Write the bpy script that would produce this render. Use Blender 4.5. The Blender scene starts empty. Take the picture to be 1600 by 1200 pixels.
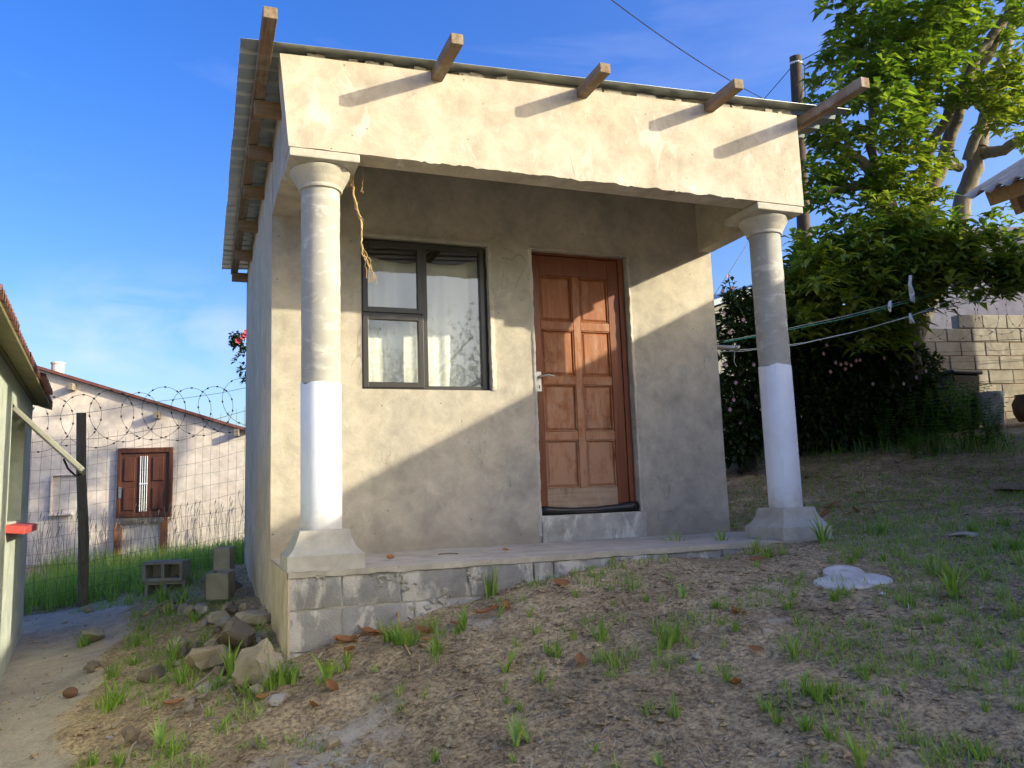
import bpy, math, random
import numpy as np
from mathutils import Vector, Matrix, noise
random.seed(7)
S = bpy.context.scene
COL = S.collection
R = math.radians
V = Vector

# ------------------------------------------------------------------ camera
F_PX = 1260.45
CP = V((-0.4273, -4.4906, 0.376))
YAW, PITCH, ROLL = 0.3682, 0.1345, -0.0349
FW = V((math.sin(YAW)*math.cos(PITCH), math.cos(YAW)*math.cos(PITCH), math.sin(PITCH)))
_r = V((math.cos(YAW), -math.sin(YAW), 0)); _u = _r.cross(FW)
CR = math.cos(ROLL)*_r + math.sin(ROLL)*_u
CU = -math.sin(ROLL)*_r + math.cos(ROLL)*_u
cd = bpy.data.cameras.new('camera'); cam = bpy.data.objects.new('camera', cd); COL.objects.link(cam)
m = Matrix((( CR.x, CU.x, -FW.x), (CR.y, CU.y, -FW.y), (CR.z, CU.z, -FW.z))).to_4x4(); m.translation = CP
cam.matrix_world = m
cd.sensor_width = 36; cd.lens = F_PX/1600*36; cd.clip_start = 0.05; cd.clip_end = 1000
S.camera = cam

# ------------------------------------------------------------------ sky, sun, exposure
SUN_EL, SUN_AZ = R(19.5), R(127.4)         # azimuth clockwise from +Y
SUN_TO = V((math.sin(SUN_AZ)*math.cos(SUN_EL), math.cos(SUN_AZ)*math.cos(SUN_EL), math.sin(SUN_EL)))
w = bpy.data.worlds.new('World'); S.world = w; w.use_nodes = True
wn, wl = w.node_tree.nodes, w.node_tree.links; wn.clear()
sky = wn.new('ShaderNodeTexSky'); sky.sky_type = 'NISHITA'; sky.sun_disc = False
sky.sun_elevation = SUN_EL; sky.sun_rotation = SUN_AZ; sky.air_density = 1.0; sky.dust_density = 3.6; sky.ozone_density = 2.5
hs = wn.new('ShaderNodeHueSaturation'); hs.inputs['Saturation'].default_value = 1.41; hs.inputs['Hue'].default_value = 0.521
wl.new(sky.outputs[0], hs.inputs['Color'])
tc = wn.new('ShaderNodeTexCoord')
mp = wn.new('ShaderNodeMapping'); mp.inputs['Scale'].default_value = (1.3, 1.3, 4.2); mp.inputs['Location'].default_value = (0.35, 0.2, 0.1)
wl.new(tc.outputs['Generated'], mp.inputs[0])
nz = wn.new('ShaderNodeTexNoise'); nz.inputs['Scale'].default_value = 2.1; nz.inputs['Detail'].default_value = 7; nz.inputs['Roughness'].default_value = 0.55
nz.inputs['Distortion'].default_value = 0.5
wl.new(mp.outputs[0], nz.inputs['Vector'])
cr = wn.new('ShaderNodeValToRGB'); cr.color_ramp.elements[0].position = 0.57; cr.color_ramp.elements[0].color = (0,0,0,1)
cr.color_ramp.elements[1].position = 0.85; cr.color_ramp.elements[1].color = (.25,.25,.25,1)
wl.new(nz.outputs['Fac'], cr.inputs[0])
cdir = wn.new('ShaderNodeMapping'); cdir.inputs['Scale'].default_value = (1, 1, 2.3); wl.new(tc.outputs['Generated'], cdir.inputs[0])
cdv = ray0 = (FW*F_PX + CR*(235-800) + CU*(600-520)).normalized()
nrmv = wn.new('ShaderNodeVectorMath'); nrmv.operation = 'DISTANCE'; wl.new(cdir.outputs[0], nrmv.inputs[0]); nrmv.inputs[1].default_value = (cdv.x, cdv.y, cdv.z*2.3)
cm = wn.new('ShaderNodeMapRange'); cm.inputs['From Min'].default_value = .21; cm.inputs['From Max'].default_value = .04; cm.interpolation_type = 'SMOOTHSTEP'; wl.new(nrmv.outputs['Value'], cm.inputs['Value'])
nz2 = wn.new('ShaderNodeTexNoise'); nz2.inputs['Scale'].default_value = 9; nz2.inputs['Detail'].default_value = 6; nz2.inputs['Distortion'].default_value = .4; wl.new(cdir.outputs[0], nz2.inputs['Vector'])
cm2 = wn.new('ShaderNodeMapRange'); cm2.inputs['From Min'].default_value = .38; cm2.inputs['From Max'].default_value = .68; cm2.inputs['To Max'].default_value = .42; wl.new(nz2.outputs['Fac'], cm2.inputs['Value'])
cmu = wn.new('ShaderNodeMath'); cmu.operation = 'MULTIPLY'; wl.new(cm.outputs[0], cmu.inputs[0]); wl.new(cm2.outputs[0], cmu.inputs[1])
cad = wn.new('ShaderNodeMath'); cad.operation = 'ADD'; cad.use_clamp = True; wl.new(cr.outputs[0], cad.inputs[0]); wl.new(cmu.outputs[0], cad.inputs[1])
mx = wn.new('ShaderNodeMixRGB'); mx.inputs['Color2'].default_value = (2.6, 2.75, 3.9, 1)
wl.new(cad.outputs[0], mx.inputs['Fac']); wl.new(hs.outputs[0], mx.inputs['Color1'])
bg = wn.new('ShaderNodeBackground'); bg.inputs['Strength'].default_value = 0.15
wl.new(mx.outputs[0], bg.inputs['Color'])
wo = wn.new('ShaderNodeOutputWorld'); wl.new(bg.outputs[0], wo.inputs['Surface'])
sd = bpy.data.lights.new('sun', 'SUN'); sd.energy = 2.8; sd.angle = R(0.6); sd.color = (1.0, 0.91, 0.68)
so = bpy.data.objects.new('sun', sd); COL.objects.link(so)
so.rotation_euler = (-SUN_TO).to_track_quat('-Z', 'Y').to_euler()
so.location = SUN_TO*30
S.view_settings.view_transform = 'Standard'; S.view_settings.look = 'None'
S.view_settings.exposure = 1.28; S.view_settings.gamma = 1; S.view_settings.use_curve_mapping = False
S.render.engine = 'CYCLES'

# ------------------------------------------------------------------ helpers
def ray(px, py):
    return (FW*F_PX + CR*(px-800) + CU*(600-py)).normalized()
def at(px, py, dep):
    v = ray(px, py); return CP + v*(dep/v.dot(FW))
def onplane(px, py, P, n):
    v = ray(px, py); return CP + v*((V(P)-CP).dot(V(n))/v.dot(V(n)))
def fbm(p, o=3):
    s = 0; a = 1
    for i in range(o):
        s += a*noise.noise(p); p = p*2.07; a *= .5
    return s
OFF = {}
def empty(name, loc):
    o = bpy.data.objects.new(name, None); COL.objects.link(o); o.location = loc; o.empty_display_size = .1
    OFF[o.name] = V(loc); return o
def T(o, label, cat, group=None):
    o['label'] = label; o['category'] = cat
    if group: o['group'] = group
    return o
class MB:
    def __init__(s): s.v = []; s.f = []
    def box(s, a, b):
        x0,y0,z0 = a; x1,y1,z1 = b; i = len(s.v)
        s.v += [(x0,y0,z0),(x1,y0,z0),(x1,y1,z0),(x0,y1,z0),(x0,y0,z1),(x1,y0,z1),(x1,y1,z1),(x0,y1,z1)]
        s.f += [tuple(i+k for k in q) for q in ((3,2,1,0),(4,5,6,7),(0,1,5,4),(1,2,6,5),(2,3,7,6),(3,0,4,7))]
        return s
    def hexa(s, pts):
        i = len(s.v); s.v += [tuple(p) for p in pts]
        s.f += [tuple(i+k for k in q) for q in ((3,2,1,0),(4,5,6,7),(0,1,5,4),(1,2,6,5),(2,3,7,6),(3,0,4,7))]
        return s
    def obox(s, c, ax, ay, az):
        c, ax, ay, az = V(c), V(ax), V(ay), V(az)
        return s.hexa([c-ax-ay-az, c+ax-ay-az, c+ax+ay-az, c-ax+ay-az, c-ax-ay+az, c+ax-ay+az, c+ax+ay+az, c-ax+ay+az])
    def tube(s, pts, rad, n=6, cap=True):
        pts = [V(p) for p in pts]; k = len(pts)
        if not hasattr(rad, '__len__'): rad = [rad]*k
        i0 = len(s.v); prev = None
        for j, p in enumerate(pts):
            t = (pts[min(j+1,k-1)]-pts[max(j-1,0)]).normalized()
            if prev is None:
                a = t.orthogonal().normalized()
            else:
                a = (prev - t*prev.dot(t))
                a = a.normalized() if a.length > 1e-6 else t.orthogonal().normalized()
            prev = a; b = t.cross(a)
            for q in range(n):
                an = 2*math.pi*q/n
                s.v.append(tuple(p + a*(math.cos(an)*rad[j]) + b*(math.sin(an)*rad[j])))
        for j in range(k-1):
            for q in range(n):
                q2 = (q+1) % n
                s.f.append((i0+j*n+q, i0+j*n+q2, i0+(j+1)*n+q2, i0+(j+1)*n+q))
        if cap:
            s.f.append(tuple(i0+q for q in reversed(range(n)))); s.f.append(tuple(i0+(k-1)*n+q for q in range(n)))
        return s
    def lathe(s, prof, c, n=24, sq=0.0):
        i0 = len(s.v); k = len(prof)
        for r, z in prof:
            for q in range(n):
                an = 2*math.pi*(q+.5)/n
                s.v.append((c[0]+math.cos(an)*r, c[1]+math.sin(an)*r, c[2]+z))
        for j in range(k-1):
            for q in range(n):
                q2 = (q+1) % n
                s.f.append((i0+j*n+q, i0+j*n+q2, i0+(j+1)*n+q2, i0+(j+1)*n+q))
        s.f.append(tuple(i0+q for q in reversed(range(n)))); s.f.append(tuple(i0+(k-1)*n+q for q in range(n)))
        return s
    def quad(s, *p):
        i = len(s.v); s.v += [tuple(x) for x in p]; s.f.append(tuple(range(i, i+len(p)))); return s
    def rough(s, amp, sc, seed=0, o=3):
        d = V((seed*7.3, seed*3.1, seed*1.7)); out = []
        for v in s.v:
            p = V(v)*sc + d
            out.append((v[0]+amp*fbm(p,o), v[1]+amp*fbm(p+V((31,5,9)),o), v[2]+amp*fbm(p+V((7,43,17)),o)))
        s.v = out; return s
    def build(s, name, mat, parent=None, loc=None, smooth=False, bevel=0, seg=2, sub=0, kind=None):
        me = bpy.data.meshes.new(name)
        o = bpy.data.objects.new(name, me); COL.objects.link(o)
        base = V((0,0,0))
        if parent is not None:
            base = OFF[parent.name]; o.parent = parent; OFF[o.name] = base.copy()
        if loc is not None:
            loc = V(loc); o.location = loc - base; base = loc; OFF[o.name] = loc.copy()
        elif parent is None: OFF[o.name] = base.copy()
        a = np.array(s.v, dtype=float) - np.array(base)
        me.from_pydata(a.tolist(), [], s.f); me.validate()
        if mat: me.materials.append(mat)
        if smooth:
            me.polygons.foreach_set('use_smooth', [True]*len(me.polygons))
        if bevel:
            b = o.modifiers.new('bevel', 'BEVEL'); b.width = bevel; b.segments = seg; b.limit_method = 'ANGLE'; b.angle_limit = R(40)
        if sub:
            b = o.modifiers.new('subsurf', 'SUBSURF'); b.levels = sub; b.render_levels = sub
        if kind: o['kind'] = kind
        return o
def copy_tree(o, parent=None):
    c = o.copy(); COL.objects.link(c)
    OFF[c.name] = OFF[o.name].copy()
    if parent is not None: c.parent = parent
    for ch in o.children: copy_tree(ch, c)
    return c
def auto_smooth(o, ang=35):
    me = o.data
    me.polygons.foreach_set('use_smooth', [True]*len(me.polygons))
    try: me.set_sharp_from_angle(angle=R(ang))
    except Exception: pass
    return o

import bmesh
def rock_mb(c, sx, sy, sz, seed, n=16):
    rr_ = random.Random(seed); bm = bmesh.new()
    for i in range(n):
        u = V((rr_.gauss(0,1), rr_.gauss(0,1), rr_.gauss(0,1))).normalized()*rr_.uniform(.85, 1.05)
        bm.verts.new((c[0]+u.x*sx, c[1]+u.y*sy, c[2]+u.z*sz))
    res = bmesh.ops.convex_hull(bm, input=bm.verts)
    dead = [v for v in bm.verts if not v.link_faces]; bmesh.ops.delete(bm, geom=dead, context='VERTS')
    bmesh.ops.subdivide_edges(bm, edges=bm.edges[:], cuts=3, use_grid_fill=True)
    bmesh.ops.triangulate(bm, faces=bm.faces[:])
    g = MB(); bm.verts.index_update(); g.v = [tuple(v.co) for v in bm.verts]; g.f = [tuple(v.index for v in f.verts) for f in bm.faces]; bm.free()
    g.rough(min(sx, sy, sz)*.16, 1.3/max(sx, .05), seed); g.rough(min(sx, sy, sz)*.07, 6/max(sx, .05), seed+1, 2); return g

# ------------------------------------------------------------------ materials
def newmat(name):
    mt = bpy.data.materials.new(name); mt.use_nodes = True
    n = mt.node_tree.nodes; l = mt.node_tree.links
    return mt, n, l, n['Principled BSDF']
def nnoise(n, l, vec, sc, det=5, ro=.6, dist=0):
    x = n.new('ShaderNodeTexNoise'); x.inputs['Scale'].default_value = sc; x.inputs['Detail'].default_value = det
    x.inputs['Roughness'].default_value = ro; x.inputs['Distortion'].default_value = dist; l.new(vec, x.inputs['Vector']); return x.outputs['Fac']
def ramp(n, l, fac, stops):
    x = n.new('ShaderNodeValToRGB'); e = x.color_ramp.elements
    while len(e) < len(stops): e.new(0.5)
    for i, (p, c) in enumerate(stops):
        e[i].position = p; e[i].color = (c[0], c[1], c[2], 1) if hasattr(c, '__len__') else (c, c, c, 1)
    l.new(fac, x.inputs[0]); return x.outputs[0]
def mixc(n, l, fac, a, b, mode='MIX'):
    x = n.new('ShaderNodeMixRGB'); x.blend_type = mode
    for s, v in (('Fac', fac), ('Color1', a), ('Color2', b)):
        if isinstance(v, (int, float)): x.inputs[s].default_value = v if s == 'Fac' else (v, v, v, 1)
        elif isinstance(v, (tuple, list)): x.inputs[s].default_value = (v[0], v[1], v[2], 1)
        else: l.new(v, x.inputs[s])
    return x.outputs[0]
def vec_of(n, l, scale=(1,1,1), rnd=False, rot=(0,0,0)):
    t = n.new('ShaderNodeTexCoord'); mp = n.new('ShaderNodeMapping'); mp.inputs['Scale'].default_value = scale; mp.inputs['Rotation'].default_value = rot
    l.new(t.outputs['Object'], mp.inputs[0])
    if rnd:
        oi = n.new('ShaderNodeObjectInfo'); mu = n.new('ShaderNodeMath'); mu.operation = 'MULTIPLY'; mu.inputs[1].default_value = 37
        l.new(oi.outputs['Random'], mu.inputs[0]); l.new(mu.outputs[0], mp.inputs['Location'])
    return mp.outputs[0]
def bump(n, l, b, h, st, dist=.01):
    x = n.new('ShaderNodeBump'); x.inputs['Strength'].default_value = st; x.inputs['Distance'].default_value = dist
    l.new(h, x.inputs['Height'])
    l.new(x.outputs[0], b.inputs['Normal']); return x
def addm(n, l, a, b, op='ADD', k=None):
    x = n.new('ShaderNodeMath'); x.operation = op; l.new(a, x.inputs[0])
    if isinstance(b, (int, float)): x.inputs[1].default_value = b
    else: l.new(b, x.inputs[1])
    return x.outputs[0]

def m_plaster(name, c1, c2, c3, light=None, rnd=False, cracks=True, lmin=.60, bst=.5, lmix=.35, damp=False):
    mt, n, l, b = newmat(name); v = vec_of(n, l, rnd=rnd)
    n1 = nnoise(n, l, v, 1.6, 6, .62, .2); n2 = nnoise(n, l, v, 6, 7, .7, .3)
    c = ramp(n, l, n1, [(.36, c1), (.5, c2), (.64, c3)])
    c = mixc(n, l, .5, c, ramp(n, l, n2, [(.34, tuple(x*.62 for x in c2)), (.64, tuple(min(1, x*1.26) for x in c2))]))
    if light:                                   # trowelled lime smears
        v2 = vec_of(n, l, (1.0, 1.0, .45), rot=(0, .5, 0))
        n3 = nnoise(n, l, v2, 6, 5, .62, .5)
        c = mixc(n, l, ramp(n, l, n3, [(lmin, 0), (lmin+.09, lmix)]), c, light)
    if damp:                                    # rising damp and splash stain along the foot of the wall
        sx_ = n.new('ShaderNodeSeparateXYZ'); l.new(v, sx_.inputs[0])
        mr = n.new('ShaderNodeMapRange'); mr.inputs['From Min'].default_value = .34; mr.inputs['From Max'].default_value = .0; l.new(sx_.outputs['Z'], mr.inputs['Value'])
        ds = addm(n, l, mr.outputs[0], addm(n, l, nnoise(n, l, v, 5, 7, .7), .5, 'SUBTRACT'))
        c = mixc(n, l, ramp(n, l, ds, [(.35, 0), (.9, .5)]), c, (.27,.225,.165))
    vo = n.new('ShaderNodeTexVoronoi'); vo.inputs['Scale'].default_value = 9; l.new(v, vo.inputs['Vector'])
    pit = ramp(n, l, vo.outputs['Distance'], [(.035, .45), (.06, 1)])
    c = mixc(n, l, 1, c, pit, 'MULTIPLY')
    if cracks:                                  # fine crazing and scratches
        vs = vec_of(n, l, (1, 1, .25), rot=(0, .35, 0))
        nn = nnoise(n, l, vs, 3.3, 3, .55, .9)
        d = addm(n, l, addm(n, l, nn, .5, 'SUBTRACT'), 0, 'ADD'); ab = n.new('ShaderNodeMath'); ab.operation = 'ABSOLUTE'; l.new(d, ab.inputs[0])
        gate = nnoise(n, l, v, 2.3, 2)
        ck = ramp(n, l, ab.outputs[0], [(.0015, 1), (.004, 0)])
        ck = mixc(n, l, 1, ck, ramp(n, l, gate, [(.52, 0), (.6, .55)]), 'MULTIPLY')
        c = mixc(n, l, ck, c, tuple(x*.35 for x in c2))
    l.new(c, b.inputs['Base Color']); b.inputs['Roughness'].default_value = .93; b.inputs['Specular IOR Level'].default_value = .2
    h = addm(n, l, addm(n, l, nnoise(n, l, v, 5, 4, .5, .8), .35, 'MULTIPLY'), addm(n, l, nnoise(n, l, v, 85, 5, .65), .30, 'MULTIPLY'))
    h = addm(n, l, h, addm(n, l, pit, .5, 'MULTIPLY'))
    bump(n, l, b, h, bst, .012); return mt
def m_simple(name, c, rough=.6, var=.25, sc=6, metal=0, bst=.2, bsc=40, rnd=False, spec=.4, stretch=(1,1,1)):
    mt, n, l, b = newmat(name); v = vec_of(n, l, stretch, rnd=rnd)
    f = nnoise(n, l, v, sc, 6, .65, .4)
    l.new(ramp(n, l, f, [(.28, tuple(x*(1-var) for x in c)), (.72, tuple(min(1, x*(1+var)) for x in c))]), b.inputs['Base Color'])
    b.inputs['Roughness'].default_value = rough; b.inputs['Metallic'].default_value = metal; b.inputs['Specular IOR Level'].default_value = spec
    if bst: bump(n, l, b, nnoise(n, l, v, bsc, 4), bst, .004)
    return mt
def m_wood(name, c1, c2, axis='z', rough=.6, sc=10, worn=None, rnd=True, bst=.3):
    mt, n, l, b = newmat(name)
    st = {'x': (.06, 1, 1), 'y': (1, .06, 1), 'z': (1, 1, .06)}[axis]
    v = vec_of(n, l, st, rnd=rnd)
    f = nnoise(n, l, v, sc*3, 6, .65, 1.2); f2 = nnoise(n, l, v, sc*14, 3, .6)
    c = ramp(n, l, f, [(.3, c1), (.7, c2)])
    c = mixc(n, l, ramp(n, l, f2, [(.52, 0), (.72, .45)]), c, tuple(x*.5 for x in c1))
    if worn:
        vw = vec_of(n, l, (1, 1, .5), rnd=rnd)
        wf = nnoise(n, l, vw, 9, 6, .7, .6)
        if name == 'door_wood':                     # varnish gone where rain splashes the lower door
            sx_ = n.new('ShaderNodeSeparateXYZ'); tcx = n.new('ShaderNodeTexCoord'); l.new(tcx.outputs['Object'], sx_.inputs[0])
            mr = n.new('ShaderNodeMapRange'); mr.inputs['From Min'].default_value = 1.3; mr.inputs['From Max'].default_value = .2; mr.inputs['To Max'].default_value = .24; l.new(sx_.outputs['Z'], mr.inputs['Value'])
            wf = addm(n, l, wf, mr.outputs[0])
        c = mixc(n, l, ramp(n, l, wf, [(.5, 0), (.72, .75)]), c, worn)
        kn = ramp(n, l, nnoise(n, l, vw, 5, 5, .75), [(.58, 0), (.72, .8)])
        c = mixc(n, l, kn, c, tuple(x*.35 for x in c1))
    l.new(c, b.inputs['Base Color']); b.inputs['Roughness'].default_value = rough; b.inputs['Specular IOR Level'].default_value = .3
    bump(n, l, b, f2, bst, .003); return mt
def m_leaf(name, c1, c2, trans=.4, rough=.45):
    mt, n, l, b = newmat(name)
    g = n.new('ShaderNodeNewGeometry')
    c = ramp(n, l, g.outputs['Random Per Island'], [(0, c1), (.55, tuple((a+d)/2 for a, d in zip(c1, c2))), (1, c2)])
    l.new(c, b.inputs['Base Color']); b.inputs['Roughness'].default_value = rough; b.inputs['Specular IOR Level'].default_value = .35
    tr = n.new('ShaderNodeBsdfTranslucent')
    l.new(mixc(n, l, 1, c, (1.5, 1.5, .5), 'MULTIPLY'), tr.inputs['Color'])
    ms = n.new('ShaderNodeMixShader'); ms.inputs[0].default_value = trans
    l.new(b.outputs[0], ms.inputs[1]); l.new(tr.outputs[0], ms.inputs[2]); l.new(ms.outputs[0], n['Material Output'].inputs[0])
    return mt
M = {}
M['fascia'] = m_plaster('plaster_fascia', (.40,.335,.25), (.49,.425,.335), (.60,.54,.45), light=(.71,.66,.58), lmin=.58, lmix=.45)
M['wall'] = m_plaster('plaster_wall', (.33,.305,.26), (.46,.41,.325), (.57,.51,.40), light=(.66,.61,.52), lmin=.62, damp=True)
M['side'] = m_plaster('plaster_side', (.46,.385,.255), (.56,.475,.325), (.62,.545,.40), cracks=True)
M['beam'] = m_plaster('plaster_beam', (0.375,0.338,0.263), (0.450,0.400,0.312), (0.525,0.475,0.375), cracks=False)
M['concrete'] = m_plaster('cast_concrete', (.38,.35,.29), (.46,.43,.36), (.52,.49,.42), cracks=False, rnd=True, bst=.35)
M['screed'] = m_plaster('screed', (0.381,0.347,0.280), (0.482,0.437,0.358), (0.560,0.515,0.426))
M['block'] = m_plaster('block_concrete', (.18,.175,.165), (.30,.285,.255), (.45,.42,.37), cracks=True, rnd=True, light=(.60,.55,.47), lmin=.50, bst=1.2, lmix=.8)
M['step'] = m_plaster('rough_step', (.26,.245,.215), (.42,.395,.34), (.60,.56,.48), cracks=True, light=(.70,.66,.57), lmin=.50, bst=1.3, lmix=.8)
M['block_tan'] = m_plaster('block_tan', (.23,.205,.165), (.33,.30,.245), (.42,.39,.325), cracks=True, rnd=True, light=(.50,.47,.40), lmin=.58, bst=1.0, lmix=.5)
M['block_dark'] = m_plaster('block_mossy', (.20,.185,.14), (.30,.28,.215), (.40,.37,.29), cracks=False, rnd=True, bst=.9)
M['mortar'] = m_plaster('mortar', (.28,.25,.2), (.36,.33,.27), (.44,.40,.33), cracks=False, bst=.9)
M['mortar_red'] = m_simple('mortar_red', (.28,.16,.10), .95, .3, 8)
M['rock'] = m_plaster('rock', (.22,.18,.12), (.33,.28,.19), (.46,.41,.30), cracks=False, rnd=True, light=(.58,.53,.41), lmin=.56, bst=1.0)
M['rock_brown'] = m_plaster('rock_brown', (.12,.095,.065), (.20,.16,.11), (.28,.235,.17), cracks=False, rnd=True, bst=1.0)
def m_sleeve():
    mt, n, l, b = newmat('white_sleeve_paint'); v = vec_of(n, l)
    f = nnoise(n, l, v, 4, 6, .65, .4); c = ramp(n, l, f, [(.3, (.66,.68,.72)), (.7, (.76,.78,.81))])
    sx_ = n.new('ShaderNodeSeparateXYZ'); tcx = n.new('ShaderNodeTexCoord'); l.new(tcx.outputs['Object'], sx_.inputs[0])
    mr = n.new('ShaderNodeMapRange'); mr.inputs['From Min'].default_value = .62; mr.inputs['From Max'].default_value = .20; l.new(sx_.outputs['Z'], mr.inputs['Value'])
    sp_ = addm(n, l, mr.outputs[0], addm(n, l, nnoise(n, l, v, 16, 6, .75), .55, 'SUBTRACT'))      # soil splash at the foot
    c = mixc(n, l, ramp(n, l, sp_, [(.55, 0), (1.05, .7)]), c, (.46,.40,.32))
    vs = vec_of(n, l, (1, 1, .12)); c = mixc(n, l, ramp(n, l, nnoise(n, l, vs, 22, 3, .6), [(.62, 0), (.74, .3)]), c, (.52,.51,.47))
    l.new(c, b.inputs['Base Color']); b.inputs['Roughness'].default_value = .5
    bump(n, l, b, nnoise(n, l, v, 16, 5), .2, .004); return mt
M['sleeve'] = m_sleeve()
M['white_paint'] = m_simple('white_sleeve', (.70,.72,.755), .4, .09, 3, bst=.12, bsc=14)
M['timber'] = m_wood('roof_timber', (.15,.095,.055), (.31,.235,.15), 'y', .85, 5, worn=(.34,.315,.265), bst=.6)
M['timber_x'] = m_wood('rafter_timber', (.20,.12,.06), (.36,.24,.13), 'x', .8, 8, worn=(.30,.25,.18))
M['door'] = m_wood('door_wood', (.22,.066,.020), (.39,.142,.048), 'z', .5, 7, worn=(.43,.245,.145))
M['door_dark'] = m_wood('door_frame_wood', (.13,.035,.015), (.24,.075,.03), 'z', .4, 7)
M['door_low'] = m_wood('door_bottom_wood', (.32,.20,.12), (.44,.31,.20), 'x', .7, 8, worn=(.46,.38,.28))
M['far_door'] = m_wood('dark_door_wood', (.07,.025,.015), (.14,.055,.03), 'z', .5, 6)
M['rust'] = m_simple('rusty_jamb', (.22,.085,.035), .8, .5, 5)
M['pole'] = m_wood('creosote_pole', (.045,.035,.03), (.12,.09,.07), 'z', .85, 6)
M['post'] = m_wood('weathered_post', (.12,.095,.055), (.24,.19,.12), 'z', .9, 7)
M['plank'] = m_wood('grey_plank', (.16,.13,.1), (.30,.26,.2), 'x', .9, 7)
M['frame'] = m_simple('bronze_aluminium', (.030,.026,.024), .38, .15, 5, metal=0, bst=.05, spec=.5)
M['steel'] = m_simple('dull_steel', (.42,.42,.40), .35, .2, 20, metal=.8, bst=.1)
M['wire'] = m_simple('fence_wire', (.07,.07,.068), .55, .3, 8, metal=.5, bst=0)
M['cable'] = m_simple('black_cable', (.02,.02,.022), .5, .1, 8, bst=0)
M['rubber'] = m_simple('black_plastic', (.015,.015,.017), .35, .2, 8, bst=.4, bsc=25)
M['curtain'] = m_simple('white_curtain', (.84,.84,.79), .9, .05, 5, bst=.3, bsc=200)
M['white_cloth'] = m_simple('white_rag', (.75,.78,.8), .9, .1, 5, bst=.1)
M['line_green'] = m_simple('green_line', (.05,.40,.25), .5, .1, 5, bst=0)
M['line_white'] = m_simple('pale_line', (.55,.60,.52), .5, .1, 5, bst=0)
M['green_wall'] = m_plaster('green_painted_wall', (.38,.42,.36), (.43,.47,.41), (.47,.50,.44), cracks=False, bst=.2)
M['red_paint'] = m_simple('red_sill', (.42,.06,.05), .6, .3, 12)
M['alu'] = m_simple('sash_aluminium', (.30,.30,.25), .4, .15, 20, metal=.3, bst=.05)
M['far_wall'] = m_plaster('pink_beige_wall', (.62,.53,.45), (.69,.60,.51), (.73,.65,.56), cracks=False, bst=.15)
M['far_roof'] = m_simple('red_brown_roof', (.16,.06,.05), .7, .4, 6)
M['pale_wall'] = m_plaster('pale_wall', (.52,.47,.44), (.58,.53,.50), (.63,.59,.55), cracks=False, bst=.1)
M['grey_wall'] = m_plaster('grey_wall', (.16,.16,.165), (.21,.21,.21), (.27,.265,.26), cracks=False, bst=.2)
M['blue_roof'] = m_simple('blue_grey_roof', (.14,.20,.30), .5, .2, 4)
M['bark'] = m_wood('mottled_bark', (.09,.075,.055), (.24,.205,.16), 'z', .9, 3, worn=(.34,.31,.26), bst=.9)
M['bark_dark'] = m_wood('dark_bark', (.05,.04,.03), (.11,.09,.07), 'z', .9, 3, bst=.9)
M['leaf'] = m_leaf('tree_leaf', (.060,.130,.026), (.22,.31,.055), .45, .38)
M['leaf_lit'] = m_leaf('sunlit_tree_leaf', (.10,.17,.028), (.30,.35,.07), .4)  # same tree leaf, sunlight on the lit clumps put into a brighter colour
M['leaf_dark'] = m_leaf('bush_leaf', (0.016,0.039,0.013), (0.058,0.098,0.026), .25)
M['leaf_grey'] = m_leaf('acacia_leaf', (.03,.05,.02), (.07,.09,.03), .3)
M['weed'] = m_leaf('weed_leaf', (0.054,0.149,0.032), (0.202,0.351,0.081), .35)
M['grass'] = m_leaf('grass_blade', (0.115,0.243,0.041), (0.324,0.459,0.101), .35)
M['grass_b'] = m_leaf('grass_yellow', (.17,.28,.06), (.36,.46,.13), .35)
M['straw'] = m_leaf('dry_straw', (.15,.125,.09), (.46,.41,.33), .15, .8)
M['dead_leaf'] = m_leaf('dead_leaf', (.20,.085,.03), (.42,.20,.085), .2, .7)
M['root'] = m_simple('dry_root', (.46,.31,.14), .9, .3, 20)
M['petal'] = m_simple('pink_petal', (.62,.40,.42), .7, .15, 9, bst=0)
M['petal_red'] = m_simple('red_petal', (.5,.05,.08), .7, .15, 9, bst=0)
M['bucket'] = m_simple('dirty_white_plastic', (.5,.5,.47), .5, .3, 8)
M['pot'] = m_simple('brown_pot', (.16,.09,.05), .7, .3, 8)
M['ball'] = m_simple('brown_ball', (.16,.085,.05), .8, .35, 14)
M['white_lamp'] = m_simple('white_lamp', (.8,.8,.78), .3, .03, 9, bst=0)
M['spill'] = m_plaster('spilled_plaster', (.46,.44,.40), (.58,.56,.51), (.68,.66,.61), cracks=True, bst=.5)
def m_sheet(name, c, metal, rough, dirt, dcol):
    mt, n, l, b = newmat(name); v = vec_of(n, l, (1, 1, 1), rnd=True)
    f = nnoise(n, l, v, 4, 6, .7, .5)
    l.new(mixc(n, l, ramp(n, l, f, [(.4, 0), (.7, dirt)]), c, dcol), b.inputs['Base Color'])
    b.inputs['Metallic'].default_value = metal; b.inputs['Roughness'].default_value = rough
    bump(n, l, b, nnoise(n, l, v, 14, 3), .15, .004); return mt
M['zinc'] = m_sheet('galvanised_sheet', (.46,.52,.54), .75, .42, .5, (.28,.31,.31))
M['mossy'] = m_sheet('mossy_cement_sheet', (.15,.135,.06), 0, .9, .85, (.075,.075,.03))
M['tile_red'] = m_sheet('weathered_red_sheet', (.17,.075,.06), 0, .8, .8, (.11,.07,.055))
M['asbestos'] = m_sheet('fibre_cement_sheet', (.30,.29,.27), 0, .9, .8, (.16,.155,.145))
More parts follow.
